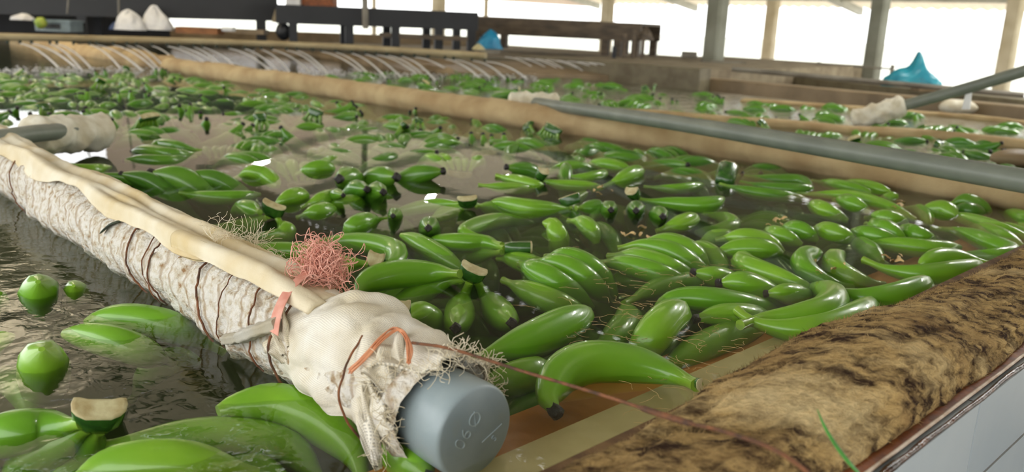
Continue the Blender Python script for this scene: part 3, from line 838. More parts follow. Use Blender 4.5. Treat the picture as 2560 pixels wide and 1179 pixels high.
# ================================================================== BANANAS
PROF_T = [0, .06, .13, .22, .34, .48, .66, .80, .90, .96, 1]
PROF_R = [.31, .26, .32, .58, .88, 1.0, 1.0, .88, .64, .42, .27]
PROF_D = [.31, .26, .32, .58, .88, 1.0, 1.0, .97, .84, .62, .12]
def finger_geo(path, R, n=22, ns=12, ph=0.0, dome=False):
    pts = catmull(path, n); t = np.linspace(0, 1, n)
    r = np.interp(t, PROF_T, PROF_D if dome else PROF_R) * R
    # smooth the profile
    k = np.array([.25, .5, .25]); rs = r.copy(); rs[1:-1] = np.convolve(r, k, 'valid'); r = rs
    return tube(pts, r, ns, .045, True, ph), pts, t
def finger_mesh(name, path, R, m, parent=None, n=22, ns=12, tip=True, ph=0.0, dome=False):
    (v, f), pts, t = finger_geo(path, R, n, ns, ph, dome)
    o = mesh(name, v, f, m, parent)
    a = o.data.attributes.new('neck', 'FLOAT', 'POINT')
    vals = np.repeat(np.clip(1 - t / .2, 0, 1) + .4 * np.clip((t - .9) / .1, 0, 1), ns)
    vals = np.concatenate([vals, np.ones(ns), np.full(ns, .4)]).astype(np.float32)
    a.data.foreach_set('value', vals)
    if tip:
        d = pts[-1] - pts[-2]; d /= np.linalg.norm(d); L = R * .42
        tp = [pts[-1] - d * L * .35, pts[-1] + d * L * .25, pts[-1] + d * L * .7, pts[-1] + d * L]
        tv, tf = tube(tp, [R * .27, R * .33, R * .34, R * .22], 9, .16)
        to = mesh('tip', tv, tf, M_black)
        to.parent = o
    return o
def crown_mesh(ci, co, side, wid, h, parent, cut=M_cut, m=M_crown):
    """wedge from the finger necks (ci) to the cut face (co)"""
    ci, co, side = np.array(ci), np.array(co), np.array(side)
    d = co - ci; d = d / (np.linalg.norm(d) + 1e-9)
    side = side - d * (side @ d); side /= np.linalg.norm(side); up = np.cross(side, d)
    rings = [(0, .78, .62), (.25, .96, .85), (.6, 1.0, 1.0), (.93, 1.04, 1.04), (1.0, 1.0, .98), (1.0, .86, .8), (.985, .0, .0)]
    ns = 14; V, F, MI = [], [], []
    for t, a, b in rings:
        for k in range(ns):
            an = k / ns * 2 * math.pi
            x = math.copysign(abs(math.cos(an)) ** .55, math.cos(an)); y = math.copysign(abs(math.sin(an)) ** .55, math.sin(an))
            bend = -.18 * h * x * x * 2
            V.append(ci + (co - ci) * t + side * x * (a * wid / 2 + 1e-5) + up * (y * (b * h / 2 + 1e-5) + bend * (1 if a else 0)))
    for i in range(len(rings) - 1):
        for k in range(ns):
            F.append((i * ns + k, i * ns + (k + 1) % ns, (i + 1) * ns + (k + 1) % ns, (i + 1) * ns + k)); MI.append(1 if i >= 3 else 0)
    F.append(tuple(range(ns - 1, -1, -1))); MI.append(0)
    return mesh('crown', V, F, [m, cut], parent, True, MI)

HERO_XY = []       # ground positions already taken
def hero(label, fingers, crown=None, group=None, mt=None, solo=False):
    """a hand (or one finger) laid out from photo pixels: each finger (radius cm, tip flag, [(px,py,z cm), ...]) from neck to tip"""
    pts0 = fingers[0][2]
    base = P(pts0[0][0], pts0[0][1], 0)
    nm = 'banana' if len(fingers) == 1 and not crown else 'banana_hand'
    e = empty(nm, base * [1, 1, 0], label, 'bananas' if nm == 'banana_hand' else 'banana', group)
    for i, (R, tip, pp) in enumerate(fingers):
        path = [P(x, y, (z - (.5 if (k == 0 and crown) else 1.25)) / 100) for k, (x, y, z) in enumerate(pp)]
        for q in catmull(path, 6): HERO_XY.append((q[0], q[1]))
        finger_mesh('finger', path, R / 100, mt or M_ban, e, tip=tip == 1, ph=i * 1.3, dome=tip == 2)
    if crown:
        (a, b, wd, h) = crown[:4]
        A, B = P(a[0], a[1], a[2] / 100), P(b[0], b[1], b[2] / 100)
        sd = np.cross(B - A, EZ) if abs((B - A)[2]) < .9 * np.linalg.norm(B - A) else E2
        if len(crown) > 4: sd = cR * crown[4][0] - cU * crown[4][1]
        crown_mesh(A, B, sd, wd / 100, h / 100, e)
    return e

# --- lane in front of the wrapped pipe
hero('green banana hand with a wide cream cut stem in the lane before the wrapped pipe', [
    (2.4, 0, [(205, 1055, 1.5), (120, 1072, .5), (20, 1085, .5), (-90, 1130, -2)]),
    (2.2, 0, [(225, 1068, .5), (160, 1105, -1), (80, 1150, -3), (10, 1215, -5)]),
    (2.2, 0, [(250, 1075, 0), (215, 1130, -3), (170, 1190, -5), (120, 1260, -7)])],
    ((243, 1072, -.4), (248, 1024, 2.4), 5.2, 2.6, (1, -.42)))
hero('big submerged green hand filling the bottom edge beside the cut stem', [
    (2.5, 0, [(225, 1120, -2.5), (360, 1105, -1.8), (560, 1095, -2.2), (720, 1120, -4), (800, 1200, -7)]),
    (2.6, 0, [(640, 1185, -2), (560, 1165, -.5), (400, 1160, .3), (270, 1172, .4), (190, 1200, .2)]),
    (2.4, 0, [(760, 1230, -5), (640, 1170, -5), (480, 1130, -5), (320, 1150, -6)])])
hero('thick green banana curving out of the water beside the middle of the wrapped pipe end', [
    (2.7, 0, [(915, 1225, -5), (880, 1120, -3.2), (800, 1050, -1.6), (690, 1010, -.2), (590, 1015, .4), (545, 1028, .3)])])
hero('green banana with a black end under the grey cap', [
    (2.6, 1, [(985, 1085, -2), (1000, 1120, -1), (1035, 1160, -.2), (1070, 1192, 0)])])
hero('green banana back arching from the near water to the wrapped pipe', [
    (2.5, 0, [(560, 880, -6), (500, 850, -3.5), (420, 815, -.6), (320, 798, .3), (245, 800, .2), (215, 808, .1)])])
hero('green banana lying just below and in front of that arched one', [
    (2.3, 0, [(430, 905, -6), (370, 885, -2.2), (310, 862, -.1), (230, 842, .2), (160, 834, .0)])])
hero('stubby green banana end standing up nearest the left edge', [
    (3.1, 2, [(125, 1060, -14), (116, 985, -8), (109, 935, -2), (106, 898, 2.2), (105, 882, 3.6), (104, 872, 4.2)])])
hero('green banana end poking up below the fleece wrap at the far left', [
    (3.0, 2, [(125, 850, -14), (112, 790, -8), (102, 748, -2), (97, 722, 2.2), (96, 712, 3.4), (95, 704, 4.0)])])
hero('small green banana end beside the larger one below the fleece wrap', [
    (2.0, 2, [(215, 800, -12), (200, 760, -6), (190, 732, -.4), (185, 718, 2), (184, 714, 2.4)])])
hero('green banana end cut off by the left edge, upper of two', [(2.6, 0, [(-60, 860, -12), (-30, 790, -5), (-8, 745, .4), (-5, 732, 1.2)])])
hero('green banana end cut off by the left edge, lower of two', [(2.4, 0, [(-90, 900, -10), (-40, 870, -2), (0, 850, .2), (28, 842, 0)])])
hero('sunken green hand in the dark water at the left edge', [
    (2.5, 0, [(-40, 960, -12), (30, 950, -8), (70, 990, -7), (80, 1060, -9)]),
    (2.3, 0, [(330, 1000, -14), (380, 930, -9), (440, 900, -8), (500, 905, -9)])])
# --- main lane, nearest bananas
hero('green banana hand fanning from a dark-rimmed crown beside the pink thread tuft', [
    (2.5, 1, [(1150, 684, 2.6), (1085, 682, 2.2), (985, 686, 2.2), (915, 706, 1.8), (893, 738, .3)]),
    (2.3, 0, [(1160, 695, 1.2), (1095, 712, 0), (1035, 745, -2), (980, 800, -4.5), (960, 850, -6)]),
    (2.3, 0, [(1150, 700, .4), (1060, 720, -2.5), (960, 770, -5.5), (900, 840, -8)]),
    (2.5, 1, [(1175, 702, 1.0), (1160, 740, -1.4), (1148, 785, -1.6), (1140, 818, .3)]),
    (2.5, 1, [(1192, 702, .8), (1215, 740, -2), (1245, 780, -2), (1278, 806, .5)])],
    ((1172, 700, .6), (1186, 672, 2.8), 4.6, 2.4, (1, .25)))
hero('green hand behind the pink tuft with an upright stub and cream cut stem', [
    (2.2, 0, [(888, 652, .8), (800, 640, .8), (700, 632, .4), (600, 640, .2), (550, 650, -1)]),
    (2.2, 0, [(700, 628, -2), (790, 612, -.8), (900, 606, .6), (985, 624, 1.2), (985, 660, .8), (930, 672, .6)]),
    (2.3, 0, [(920, 660, .4), (880, 660, 1.2), (820, 690, -.6), (760, 730, -3)]),
    (2.0, 0, [(840, 656, .0), (790, 662, .2), (730, 678, -.4), (680, 690, -2)])],
    ((950, 668, .2), (936, 650, 3.4), 2.8, 2.4, (.95, .3)))
v, f = tube(catmull([P(884, 655, .8), P(880, 640, 2.4), P(868, 606, 4.4)], 10), [.010, .0085, .008, .0075, .0075, .0075, .008, .0085, .009, .009], 10, .05)
tag(mesh('banana_stub', v, f, M_crown), 'short dark green neck stub standing upright behind the pink tuft', 'banana stub')
hero('pale cut crown block poking up just behind the gauze', [
    (2.2, 0, [(1010, 800, .4), (1045, 785, .6), (1075, 800, -1), (1095, 830, -4)])],
    ((1004, 812, 1.0), (1000, 768, 4.4), 2.7, 2.2, (1, .05)))
hero('straight green banana slanting down toward the dark-rimmed crown', [
    (2.1, 0, [(1190, 705, -4), (1145, 668, -.8), (1085, 630, .3), (1035, 600, 1.0), (1003, 588, 1.2)])])
hero('green hand with a square cut stem end lying flat in open water', [
    (2.0, 0, [(1262, 620, .8), (1215, 608, .8), (1165, 606, .9), (1110, 606, .6), (1072, 604, -.4)]),
    (2.0, 0, [(1255, 612, 1), (1200, 596, 1.4), (1160, 582, 1.8), (1185, 566, 1.2), (1250, 552, -.5), (1330, 556, -2.5)]),
    (2.1, 0, [(1255, 630, 0), (1180, 640, -2.5), (1100, 660, -4), (1020, 690, -6)])],
    ((1262, 619, .8), (1330, 619, .9), 2.6, 2.4, (.1, 1)))
hero('fat green banana tip with a bright rim standing in the open water', [
    (2.3, 2, [(1400, 690, -12), (1395, 640, -6), (1398, 600, -.4), (1380, 562, 2.2), (1356, 556, 2.6)])])
hero('pair of curved green bananas right behind the bright-rimmed tip', [
    (2.1, 0, [(1420, 552, .8), (1455, 556, 1.2), (1480, 580, .2), (1492, 610, -2)]),
    (2.0, 0, [(1440, 560, -1.5), (1500, 570, -1.8), (1530, 600, -2.8), (1540, 640, -5)])])
hero('green hand of humped bananas lying behind the dark-rimmed crown', [
    (2.3, 0, [(1258, 700, -.6), (1320, 728, -.6), (1390, 758, -1.6), (1470, 790, -5)]),
    (2.4, 0, [(1300, 660, .6), (1330, 672, 1.7), (1380, 700, 1.0), (1430, 732, -1.8), (1480, 770, -5)]),
    (2.3, 0, [(1330, 655, .6), (1390, 658, 2.0), (1440, 680, 1.0), (1474, 706, -.8), (1520, 750, -5)]),
    (2.3, 0, [(1365, 642, .4), (1410, 640, 2.0), (1465, 664, 1.0), (1510, 700, -1.6), (1540, 740, -4.5)]),
    (2.1, 0, [(1245, 645, -1.2), (1290, 650, -.2), (1350, 672, -1.2), (1400, 700, -4)])])
hero('broad green hand of parallel humps in the centre of the near tank', [
    (2.2, 0, [(1490, 656, -1), (1560, 660, .3), (1640, 682, .1), (1720, 706, -2)]),
    (2.2, 0, [(1520, 640, -.5), (1590, 640, .9), (1670, 668, .4), (1740, 700, -2.6)]),
    (2.3, 0, [(1545, 622, .6), (1600, 612, 1.8), (1680, 632, 1.2), (1740, 672, -1.5), (1780, 710, -5)]),
    (2.3, 0, [(1600, 606, 1), (1655, 602, 2.0), (1725, 628, 1.0), (1770, 666, -1.6)]),
    (2.2, 0, [(1700, 612, -.8), (1755, 624, -.2), (1795, 655, -1.4), (1815, 700, -4)])])
hero('sunken green hand under the broad humped hand', [
    (2.4, 0, [(1560, 760, -2.6), (1640, 722, -2.0), (1740, 708, -2.6), (1850, 715, -4)]),
    (2.4, 0, [(1500, 720, -4), (1560, 700, -3.4), (1640, 712, -4), (1700, 740, -6)])])
hero('two green banana tips with round black ends beside the broad humped hand', [
    (2.3, 1, [(1900, 740, -5), (1840, 712, -2.2), (1780, 690, .4), (1738, 682, .9)]),
    (2.5, 1, [(1980, 770, -5), (1920, 738, -1.4), (1850, 706, 1.2), (1803, 708, .9)])])
hero('long green banana lying across below the two black-ended tips', [
    (2.3, 0, [(1960, 775, -4), (1880, 768, -.8), (1790, 752, .6), (1710, 744, .9), (1665, 752, .4), (1640, 772, -1)])])
hero('broad-ended green banana rising out of the water in front of the long one', [
    (2.8, 2, [(1560, 970, -8), (1588, 905, -3.5), (1625, 850, .2), (1660, 805, 1.8), (1692, 782, 1.8), (1702, 778, 1.4)])])
hero('green banana with a black end beside the broad-ended one', [
    (2.2, 1, [(1940, 800, -4), (1870, 792, -.6), (1800, 788, .5), (1745, 796, .3)])])
hero('sunken green banana stretching along the orange ledge', [
    (2.6, 0, [(1620, 960, -4.5), (1690, 905, -3.0), (1780, 858, -2.4), (1870, 828, -2.6), (1910, 820, -3)])])
hero('bright green banana with a torn end beside the brown twine', [
    (2.9, 0, [(1170, 905, .4), (1245, 880, .4), (1330, 850, .8), (1410, 812, 1.2), (1455, 790, 1.2), (1472, 782, .8)])])
hero('wide dark green banana half sunk behind the bright one', [
    (2.5, 0, [(1430, 900, -5), (1490, 880, -3.2), (1540, 840, -2.4), (1570, 800, -2.4), (1560, 770, -3)])])
hero('single bent green banana in front with its stem over the beige ledge', [
    (2.8, 1, [(1742, 962, 1.6), (1690, 940, 1.5), (1590, 912, 1.8), (1480, 905, 2.2), (1402, 935, 1.8), (1372, 995, .8), (1385, 1022, .2)])],
    ((1738, 958, 1.6), (1748, 962, 1.8), 1.5, .8, (.1, 1)))
hero('sunken green banana crossing under the brown twine', [
    (2.4, 0, [(1170, 975, -2.4), (1230, 962, -2), (1310, 938, -1.4), (1372, 915, -1.6)])])
hero('deep green banana beside the grey cap under water', [
    (2.4, 0, [(1240, 1060, -7), (1300, 1030, -6), (1380, 1000, -6)])])
hero('pair of wide green crescents beside the orange ledge', [
    (2.6, 0, [(1850, 812, 1.2), (1905, 796, 1.0), (1985, 790, 1.3), (2060, 775, 1.6), (2085, 748, 1.2), (2060, 728, .2), (2010, 722, -1.5)]),
    (2.7, 0, [(1842, 774, 1.8), (1880, 802, 1.0), (1960, 822, .8), (2060, 822, .9), (2140, 795, 1.2), (2172, 765, 1.0), (2178, 756, .6)])])
hero('green banana tip with a black end inside the crescent pair', [
    (2.0, 1, [(2040, 748, -3), (1995, 738, -.6), (1950, 732, .8), (1920, 734, .6)])])
hero('long green crescent along the tan foam roll', [
    (2.4, 0, [(2038, 712, 1.4), (2090, 728, .8), (2160, 744, .9), (2240, 738, 1.2), (2300, 716, 1.3), (2318, 702, .8)])])
hero('green crescent against the upper part of the tan foam roll', [
    (2.2, 0, [(2158, 648, 1.4), (2215, 672, .9), (2290, 684, 1.0), (2370, 680, 1.2), (2432, 668, 1.0), (2450, 660, .6)])])
hero('pale green banana with a thin neck touching the foam roll', [
    (2.2, 0, [(2480, 660, .8), (2420, 650, 1.0), (2360, 645, 1.5), (2310, 654, 1.4), (2300, 662, .8)])])
hero('two hook-shaped green bananas side by side', [
    (2.3, 0, [(2130, 718, -2), (2070, 706, -.8), (2020, 680, .2), (2006, 650, 1.0), (2030, 634, 1.4), (2050, 632, 1.0)]),
    (2.4, 0, [(2210, 712, -2.5), (2140, 700, -1), (2090, 675, -.2), (2085, 648, .2), (2108, 634, .2)])])
hero('long green banana lying flat behind the two black-ended tips', [
    (2.2, 0, [(1890, 640, -2), (1855, 652, .2), (1880, 668, .8), (1940, 690, .6), (2005, 712, .2), (2020, 716, -.4)])])
hero('green hump pair with glints behind the broad humped hand', [
    (2.2, 0, [(1790, 600, 0), (1850, 592, 1.4), (1910, 604, .8), (1960, 632, -.8)]),
    (2.3, 0, [(1770, 640, -.6), (1840, 622, .9), (1910, 622, 1.2), (1955, 634, .3)]),
    (2.2, 0, [(1740, 612, -1.6), (1790, 596, -.6), (1850, 600, -1.2)])])
hero('row of slanting green humps before the tan boom', [
    (2.1, 0, [(1900, 580, -.8), (1955, 590, .8), (2005, 612, -.4)]),
    (2.1, 0, [(1945, 572, -.4), (2000, 575, 1.2), (2045, 602, -.6)]),
    (2.2, 0, [(2025, 572, 0), (2080, 580, 1.2), (2140, 604, -.6)]),
    (2.2, 0, [(2110, 580, -.4), (2180, 588, 1.0), (2260, 612, -1)]),
    (2.2, 0, [(2165, 560, .6), (2215, 572, 2.0), (2265, 604, -.2)]),
    (2.1, 0, [(2240, 572, 0), (2290, 585, 1.2), (2340, 608, -1)])])
hero('long green bananas side by side running to the upper foam roll', [
    (2.1, 0, [(2130, 610, -1), (2230, 612, .4), (2330, 622, .6), (2400, 618, .4)]),
    (2.1, 0, [(2120, 600, -1.6), (2170, 622, -.4), (2205, 655, -1)]),
    (2.2, 0, [(2330, 570, -.6), (2400, 580, .6), (2480, 610, .8), (2530, 632, .3), (2480, 640, .3), (2400, 636, -.6)])])
hero('dark green humps close under the tan boom', [
    (2.2, 0, [(2020, 510, -.4), (2060, 524, 1.0), (2120, 552, -.8)]),
    (2.2, 0, [(2085, 500, -.2), (2130, 508, 1.3), (2175, 532, -.4)]),
    (2.0, 0, [(1990, 484, .2), (2120, 490, .9), (2210, 515, .6), (2290, 550, -.8)]),
    (2.2, 0, [(2165, 545, -.6), (2215, 545, 1.0), (2270, 562, -.8)])])
hero('yellowish green pair of humps near the right end of the tan boom', [
    (2.3, 0, [(2290, 545, -1.5), (2320, 526, .6), (2360, 522, 1.6), (2392, 542, .6)]),
    (2.1, 0, [(2250, 520, -1), (2300, 528, -.2), (2325, 560, -1)])], mt=M_ban)
hero('dark green double hump against the right end of the tan boom', [
    (2.4, 0, [(2370, 512, 1), (2410, 502, 2.4), (2450, 518, 1.2), (2478, 534, 0)]),
    (2.2, 0, [(2372, 522, .6), (2420, 526, 1.2), (2460, 540, -.6)])], mt=M_ban_d)
hero('slim yellow-green banana running toward the right edge', [
    (1.9, 0, [(2330, 530, -.4), (2420, 548, .4), (2500, 572, .6), (2580, 598, .2)]),
    (1.9, 0, [(2460, 556, -1), (2540, 580, -.2), (2620, 620, -1)])])
hero('green hand at the right edge touching the foam roll', [
    (2.2, 0, [(2420, 560, -.8), (2500, 590, .2), (2560, 620, -.5)]),
    (2.2, 0, [(2500, 530, -.8), (2560, 548, .8), (2640, 580, -.5)]),
    (2.2, 0, [(2520, 560, -1.4), (2580, 590, 0), (2640, 620, -.5)])])
# --- main lane, middle distance
hero('long green hand stretched along the tan boom from a dark upright crown', [
    (1.9, 0, [(1800, 460, .4), (1870, 478, .8), (1950, 490, .4), (2020, 500, -1)]),
    (1.9, 0, [(1850, 455, .2), (1930, 470, .8), (2010, 474, .9), (2028, 468, .6)]),
    (2.0, 1, [(1860, 440, 0), (1940, 450, .6), (2000, 452, 1), (2030, 466, .6)])],
    ((1812, 452, .6), (1822, 412, 4.2), 6.0, 3.6, (1, .1)), mt=M_ban_d)
hero('green bananas squeezed against the middle of the tan boom', [
    (2.0, 0, [(2030, 452, .2), (2110, 466, .8), (2180, 482, .6)]),
    (2.1, 1, [(2080, 456, .2), (2160, 466, 1.0), (2215, 478, 1.0), (2228, 486, .4)]),
    (1.8, 1, [(2200, 500, -1), (2225, 496, .5), (2240, 488, 1.2)])])
hero('long upturned green banana with a chopped end in the dark water', [
    (2.1, 0, [(1590, 497, .4), (1640, 505, .9), (1720, 512, 1.1), (1780, 508, 1.5), (1808, 496, 1.8)])],
    ((1588, 498, .4), (1576, 478, 2.8), 3.4, 2.2, (1, .4)))
hero('small green hump behind the long upturned banana', [
    (2.1, 0, [(1640, 578, -.6), (1690, 562, .8), (1730, 548, 1.3), (1746, 550, .8)])])
hero('dim green crescent sunk below the long upturned banana', [
    (2.2, 0, [(1750, 532, -1), (1810, 545, -.4), (1830, 565, -.6), (1790, 582, -1.5), (1740, 580, -3)])])
hero('bulging green banana rising behind the dry crown chips', [
    (2.4, 0, [(1510, 466, -.8), (1545, 450, 1.2), (1590, 430, 2.4), (1606, 428, 2)])])
hero('green hand with a folded beige crown in mid-water', [
    (1.9, 0, [(1165, 508, 1.2), (1110, 512, .6), (1060, 518, -.6), (980, 535, -3)]),
    (2.0, 0, [(1175, 512, .8), (1130, 528, -.6), (1080, 548, -2.5)]),
    (2.0, 0, [(1190, 512, .8), (1240, 525, -.6), (1290, 545, -3)])],
    ((1170, 518, .4), (1168, 496, 3.0), 4.6, 1.4, (1, -.1)))
hero('long green banana pointing its dark end at the folded crown', [
    (2.2, 1, [(1450, 524, .4), (1390, 524, .8), (1310, 518, 1.6), (1250, 506, 1.6), (1226, 508, 1.2)])])
hero('green hand with a dark shiny crown before the chopped banana', [
    (2.2, 0, [(1440, 520, .6), (1470, 520, 1.0), (1495, 522, .6), (1480, 550, -1.5)]),
    (1.9, 0, [(1425, 520, .4), (1440, 540, -1), (1430, 570, -4)])],
    ((1430, 512, .4), (1422, 488, 2.6), 5.2, 1.8, (1, -.25)), mt=M_ban_d)
hero('green hand with a beige folded crown, long fingers to the right of mid-water', [
    (1.8, 0, [(1340, 446, 1.2), (1400, 462, .5), (1460, 466, .4), (1510, 470, 0)]),
    (2.0, 1, [(1240, 438, 1), (1290, 452, 1.0), (1335, 462, .9), (1358, 462, .8)]),
    (1.8, 0, [(1195, 462, .6), (1260, 470, .6), (1340, 474, -.5)])],
    ((1350, 450, .4), (1362, 428, 3.2), 3.2, 2.4, (1, -.4)))
hero('slim green banana arching above the dim water near the tan boom', [
    (1.8, 0, [(1395, 440, .4), (1450, 446, .6), (1500, 438, .9), (1515, 430, .8)])])
hero('slim green banana low in the water next to the chopped end', [(1.6, 0, [(1610, 466, .2), (1680, 472, .5), (1730, 468, .6), (1760, 462, .5)])])
hero('green hand with beige and black crown half out of the dark water by the fleece', [
    (2.1, 0, [(690, 536, 1.4), (700, 556, .8), (718, 580, .3), (690, 596, -1.5), (620, 604, -4)]),
    (2.2, 0, [(672, 540, .6), (640, 558, -2), (560, 580, -4), (470, 590, -6)]),
    (2.2, 0, [(664, 545, 0), (640, 575, -3), (580, 600, -5), (500, 610, -7)]),
    (2.1, 0, [(650, 530, .6), (610, 520, .4), (580, 530, -1)])],
    ((676, 540, .6), (684, 512, 3.4), 5.0, 1.8, (1, .25)))
hero('glinting green hump behind the beige and black crown', [(2.2, 0, [(680, 524, -.4), (705, 502, 1.6), (740, 490, 2.0), (768, 492, .8)])])
hero('trio of green humps in the middle of the dark water', [
    (2.1, 0, [(752, 520, -.2), (800, 500, 1.3), (848, 490, .6)]),
    (2.0, 0, [(742, 545, -.2), (790, 530, 1.3), (838, 524, .4)]),
    (1.9, 0, [(810, 514, -.4), (860, 506, .6), (910, 506, -.5)])])
hero('fat green banana with a turned neck in the middle of the dark water', [
    (2.3, 0, [(965, 548, .9), (930, 552, 1.2), (900, 560, 1.6), (878, 572, 1.0), (880, 590, -1)])])
hero('pointed green hump nearest the reflected lamp', [(2.3, 0, [(740, 436, -.4), (775, 424, 1.3), (812, 418, 1.8), (838, 428, .4)])])
hero('leaf-shaped green hump beyond the fleece-wrapped pipe', [(2.4, 0, [(588, 448, 0), (625, 430, 2.2), (665, 440, 1.2), (695, 466, -.4)])])
hero('long pale green banana just under the surface beyond the fleece', [(1.9, 0, [(450, 482, .2), (520, 494, .2), (590, 494, .4), (650, 486, .2)])])
hero('green hand of three with dark ends on the bright water', [
    (2.2, 1, [(505, 378, .8), (450, 368, 2.0), (400, 362, 1.8), (380, 370, 1.2)]),
    (2.1, 1, [(500, 385, .4), (430, 386, 1.8), (360, 376, 2.0), (332, 378, 1.2)]),
    (2.0, 1, [(490, 392, 0), (420, 404, .6), (350, 400, 1.0), (312, 402, .6)])], mt=M_ban_d)
hero('long green banana lying against the far side of the muslin', [(2.1, 0, [(70, 420, -.6), (140, 424, .8), (220, 428, 1.1), (276, 418, .6)])])

def blob(px, py, rpx, ang, label, tip=1, up=0.0, group=None, mt=None):
    """one banana end out of the water: ang is the photo direction the end points to (0 right, 90 down)"""
    zc = .014 + up
    a = math.radians(ang)
    W = P(px, py, zc); dist = np.linalg.norm(W - cC); R = rpx * dist / FPX
    hd = P(px + 20 * math.cos(a), py + 6 * math.sin(a), zc) - W; hd /= np.linalg.norm(hd)
    e = empty('banana', W * [1, 1, 0], label, 'banana', group)
    path = [W - hd * .17 - EZ * .11, W - hd * .10 - EZ * .05, W - hd * .045 - EZ * .012, W + hd * .004, W + hd * .028 + EZ * .004]
    finger_mesh('finger', path, R * 1.1, mt or M_ban_d, e, tip=bool(tip), ph=px)
    HERO_XY.append((W[0], W[1]))
g1 = 'black-ended green bananas poking from the dark water beyond the pipe'
for b, t in [((283, 440, 12, 180), 'smallest and first'), ((335, 442, 20, 190), 'second'), ((412, 440, 32, 185), 'largest'), ((500, 440, 22, 180), 'last')]:
    blob(*b, t + ' of four dark green banana ends in a row just beyond the muslin', 1, .004, g1)
g2 = 'banana ends clustered in the middle of the dark water'
for b, t in [((860, 446, 32, 120), 'largest round green banana end at the back of'), ((905, 472, 24, 60), 'middle green banana end in front of'), ((950, 478, 25, 70), 'front black-tipped green banana end of'),
             ((972, 442, 30, 40), 'rearmost black-tipped green banana end of'), ((850, 486, 16, 70), 'smallest black-tipped green banana end of')]:
    blob(*b, t + ' the mid-water cluster', 1, .006, g2)
blob(1078, 430, 24, 10, 'lone green banana end cut square, by the pale streak of reflection', 1, .008)
blob(985, 536, 18, 95, 'tiny green banana end with a black tip, alone between two bigger bananas')
blob(1072, 566, 26, 92, 'green banana end with a black tip facing forward in open dark water', 1, .004)
g3 = 'banana ends in a row below the chopped banana'
for b, t in [((1525, 522, 22, 85), 'first'), ((1590, 524, 24, 90), 'middle'), ((1652, 538, 24, 80), 'last')]:
    blob(*b, t + ' green banana end in the row of three below the chopped banana', 1, -.006, g3)
for b, t in [((1415, 416, 16, 270), 'smooth green tip standing upright near the tan boom'), ((1400, 566, 20, 250), 'sunken round green tip'), ((1290, 420, 20, 170), 'black-ended green tip beside the folded beige crown')]:
    if t.startswith('sunken'): continue
    blob(*b, t, 0 if 'smooth' in t else 1)

# --- floating crowd
PROTO = []
def proto(n, spread, L, R, bend, seed, mt, two_rows=False):
    """local layout of a hand: crown at the origin, fingers along +x, curling toward +z"""
    rg_ = random.Random(seed); fs = []
    for i in range(n):
        c = i - (n - 1) / 2
        az = math.radians(c * spread + rg_.uniform(-3, 3)); pit = math.radians(-28 + rg_.uniform(-5, 5))
        p = np.array([0, c * .015, 0.0]); path = [p]
        ll = L * rg_.uniform(.9, 1.08)
        for k in range(6):
            a_ = az * (1 - .12 * k); pp = pit + math.radians(bend) * k / 5
            p = p + ll / 6 * np.array([math.cos(a_) * math.cos(pp), math.sin(a_) * math.cos(pp), math.sin(pp)]); path.append(p)
        fs.append(path)
    e = {'n': n, 'paths': fs, 'R': R, 'meshes': [], 'tips': [], 'mt': mt}
    for i, path in enumerate(fs):
        o = finger_mesh('finger', path, R, mt, None, 16, 10, True, i)
        e['meshes'].append(o.data); t = o.children[0]; e['tips'].append(t.data)
        bpy.data.objects.remove(t); bpy.data.objects.remove(o)
    c = crown_mesh((.012, 0, 0), (-.022, 0, .006), (0, 1, 0), .012 + .013 * n, .02, None)
    e['crown'] = c.data; bpy.data.objects.remove(c)
    allv = np.concatenate([np.array([tuple(v_.co) for v_ in m_.vertices]) for m_ in e['meshes']])
    e['pts'] = allv[::3]
    # one-piece version for far hands
    V, F, MI = [], [], []
    for m_, mi in [(x, 0) for x in e['meshes']] + [(x, 1) for x in e['tips']] + [(e['crown'], 2)]:
        o_ = len(V); V += [tuple(q.co) for q in m_.vertices]
        for pl in m_.polygons: F.append(tuple(i + o_ for i in pl.vertices)); MI.append(mi if mi != 2 else (3 if pl.material_index else 2))
    o = mesh('banana_hand', V, F, [mt, M_black, M_crown, M_cut], None, True, MI)
    a = o.data.attributes.new('neck', 'FLOAT', 'POINT'); k0 = 0
    arr = np.zeros(len(V), np.float32)
    for m_ in e['meshes']:
        b_ = np.zeros(len(m_.vertices), np.float32); m_.attributes['neck'].data.foreach_get('value', b_); arr[k0:k0 + len(b_)] = b_; k0 += len(b_)
    a.data.foreach_set('value', arr)
    e['one'] = o.data; bpy.data.objects.remove(o)
    PROTO.append(e)
for i, a in enumerate([(5, 13, .24, .0235, 78, 1, M_ban), (4, 17, .25, .024, 62, 2, M_ban_d), (6, 11, .225, .0225, 88, 3, M_ban_d), (3, 15, .24, .0245, 70, 4, M_ban_d), (5, 15, .23, .0225, 95, 5, M_ban_d), (2, 14, .245, .025, 66, 6, M_ban)]):
    proto(*a)
WORDS = ['one', 'two', 'three', 'four', 'five', 'six', 'seven']
def crowd_label(k, pose, yaw, zone, px):
    d = np.array([math.cos(yaw), math.sin(yaw), 0])
    way = max([('tan boom', d @ E2), ('wrapped pipe', -(d @ E2)), ('foam roll', d @ E1), ('spray pipe', -(d @ E1))], key=lambda q: q[1])[0]
    tone = 'light' if PROTO[k]['mt'] is M_ban else 'deep'
    pz = {'humped': 'humped side up', 'tips': 'black tips raised', 'crown': 'crown raised', 'side': 'on its side'}[pose]
    return '%s green %s-finger banana hand, %s, toward %s, %s' % (tone, WORDS[PROTO[k]['n'] - 1], pz, way, zone)
USED = set()
def fresh(pick):
    # choose a variant whose description is not taken yet
    for _ in range(14):
        r = pick()
        if r[-1] not in USED: break
    USED.add(r[-1]); return r
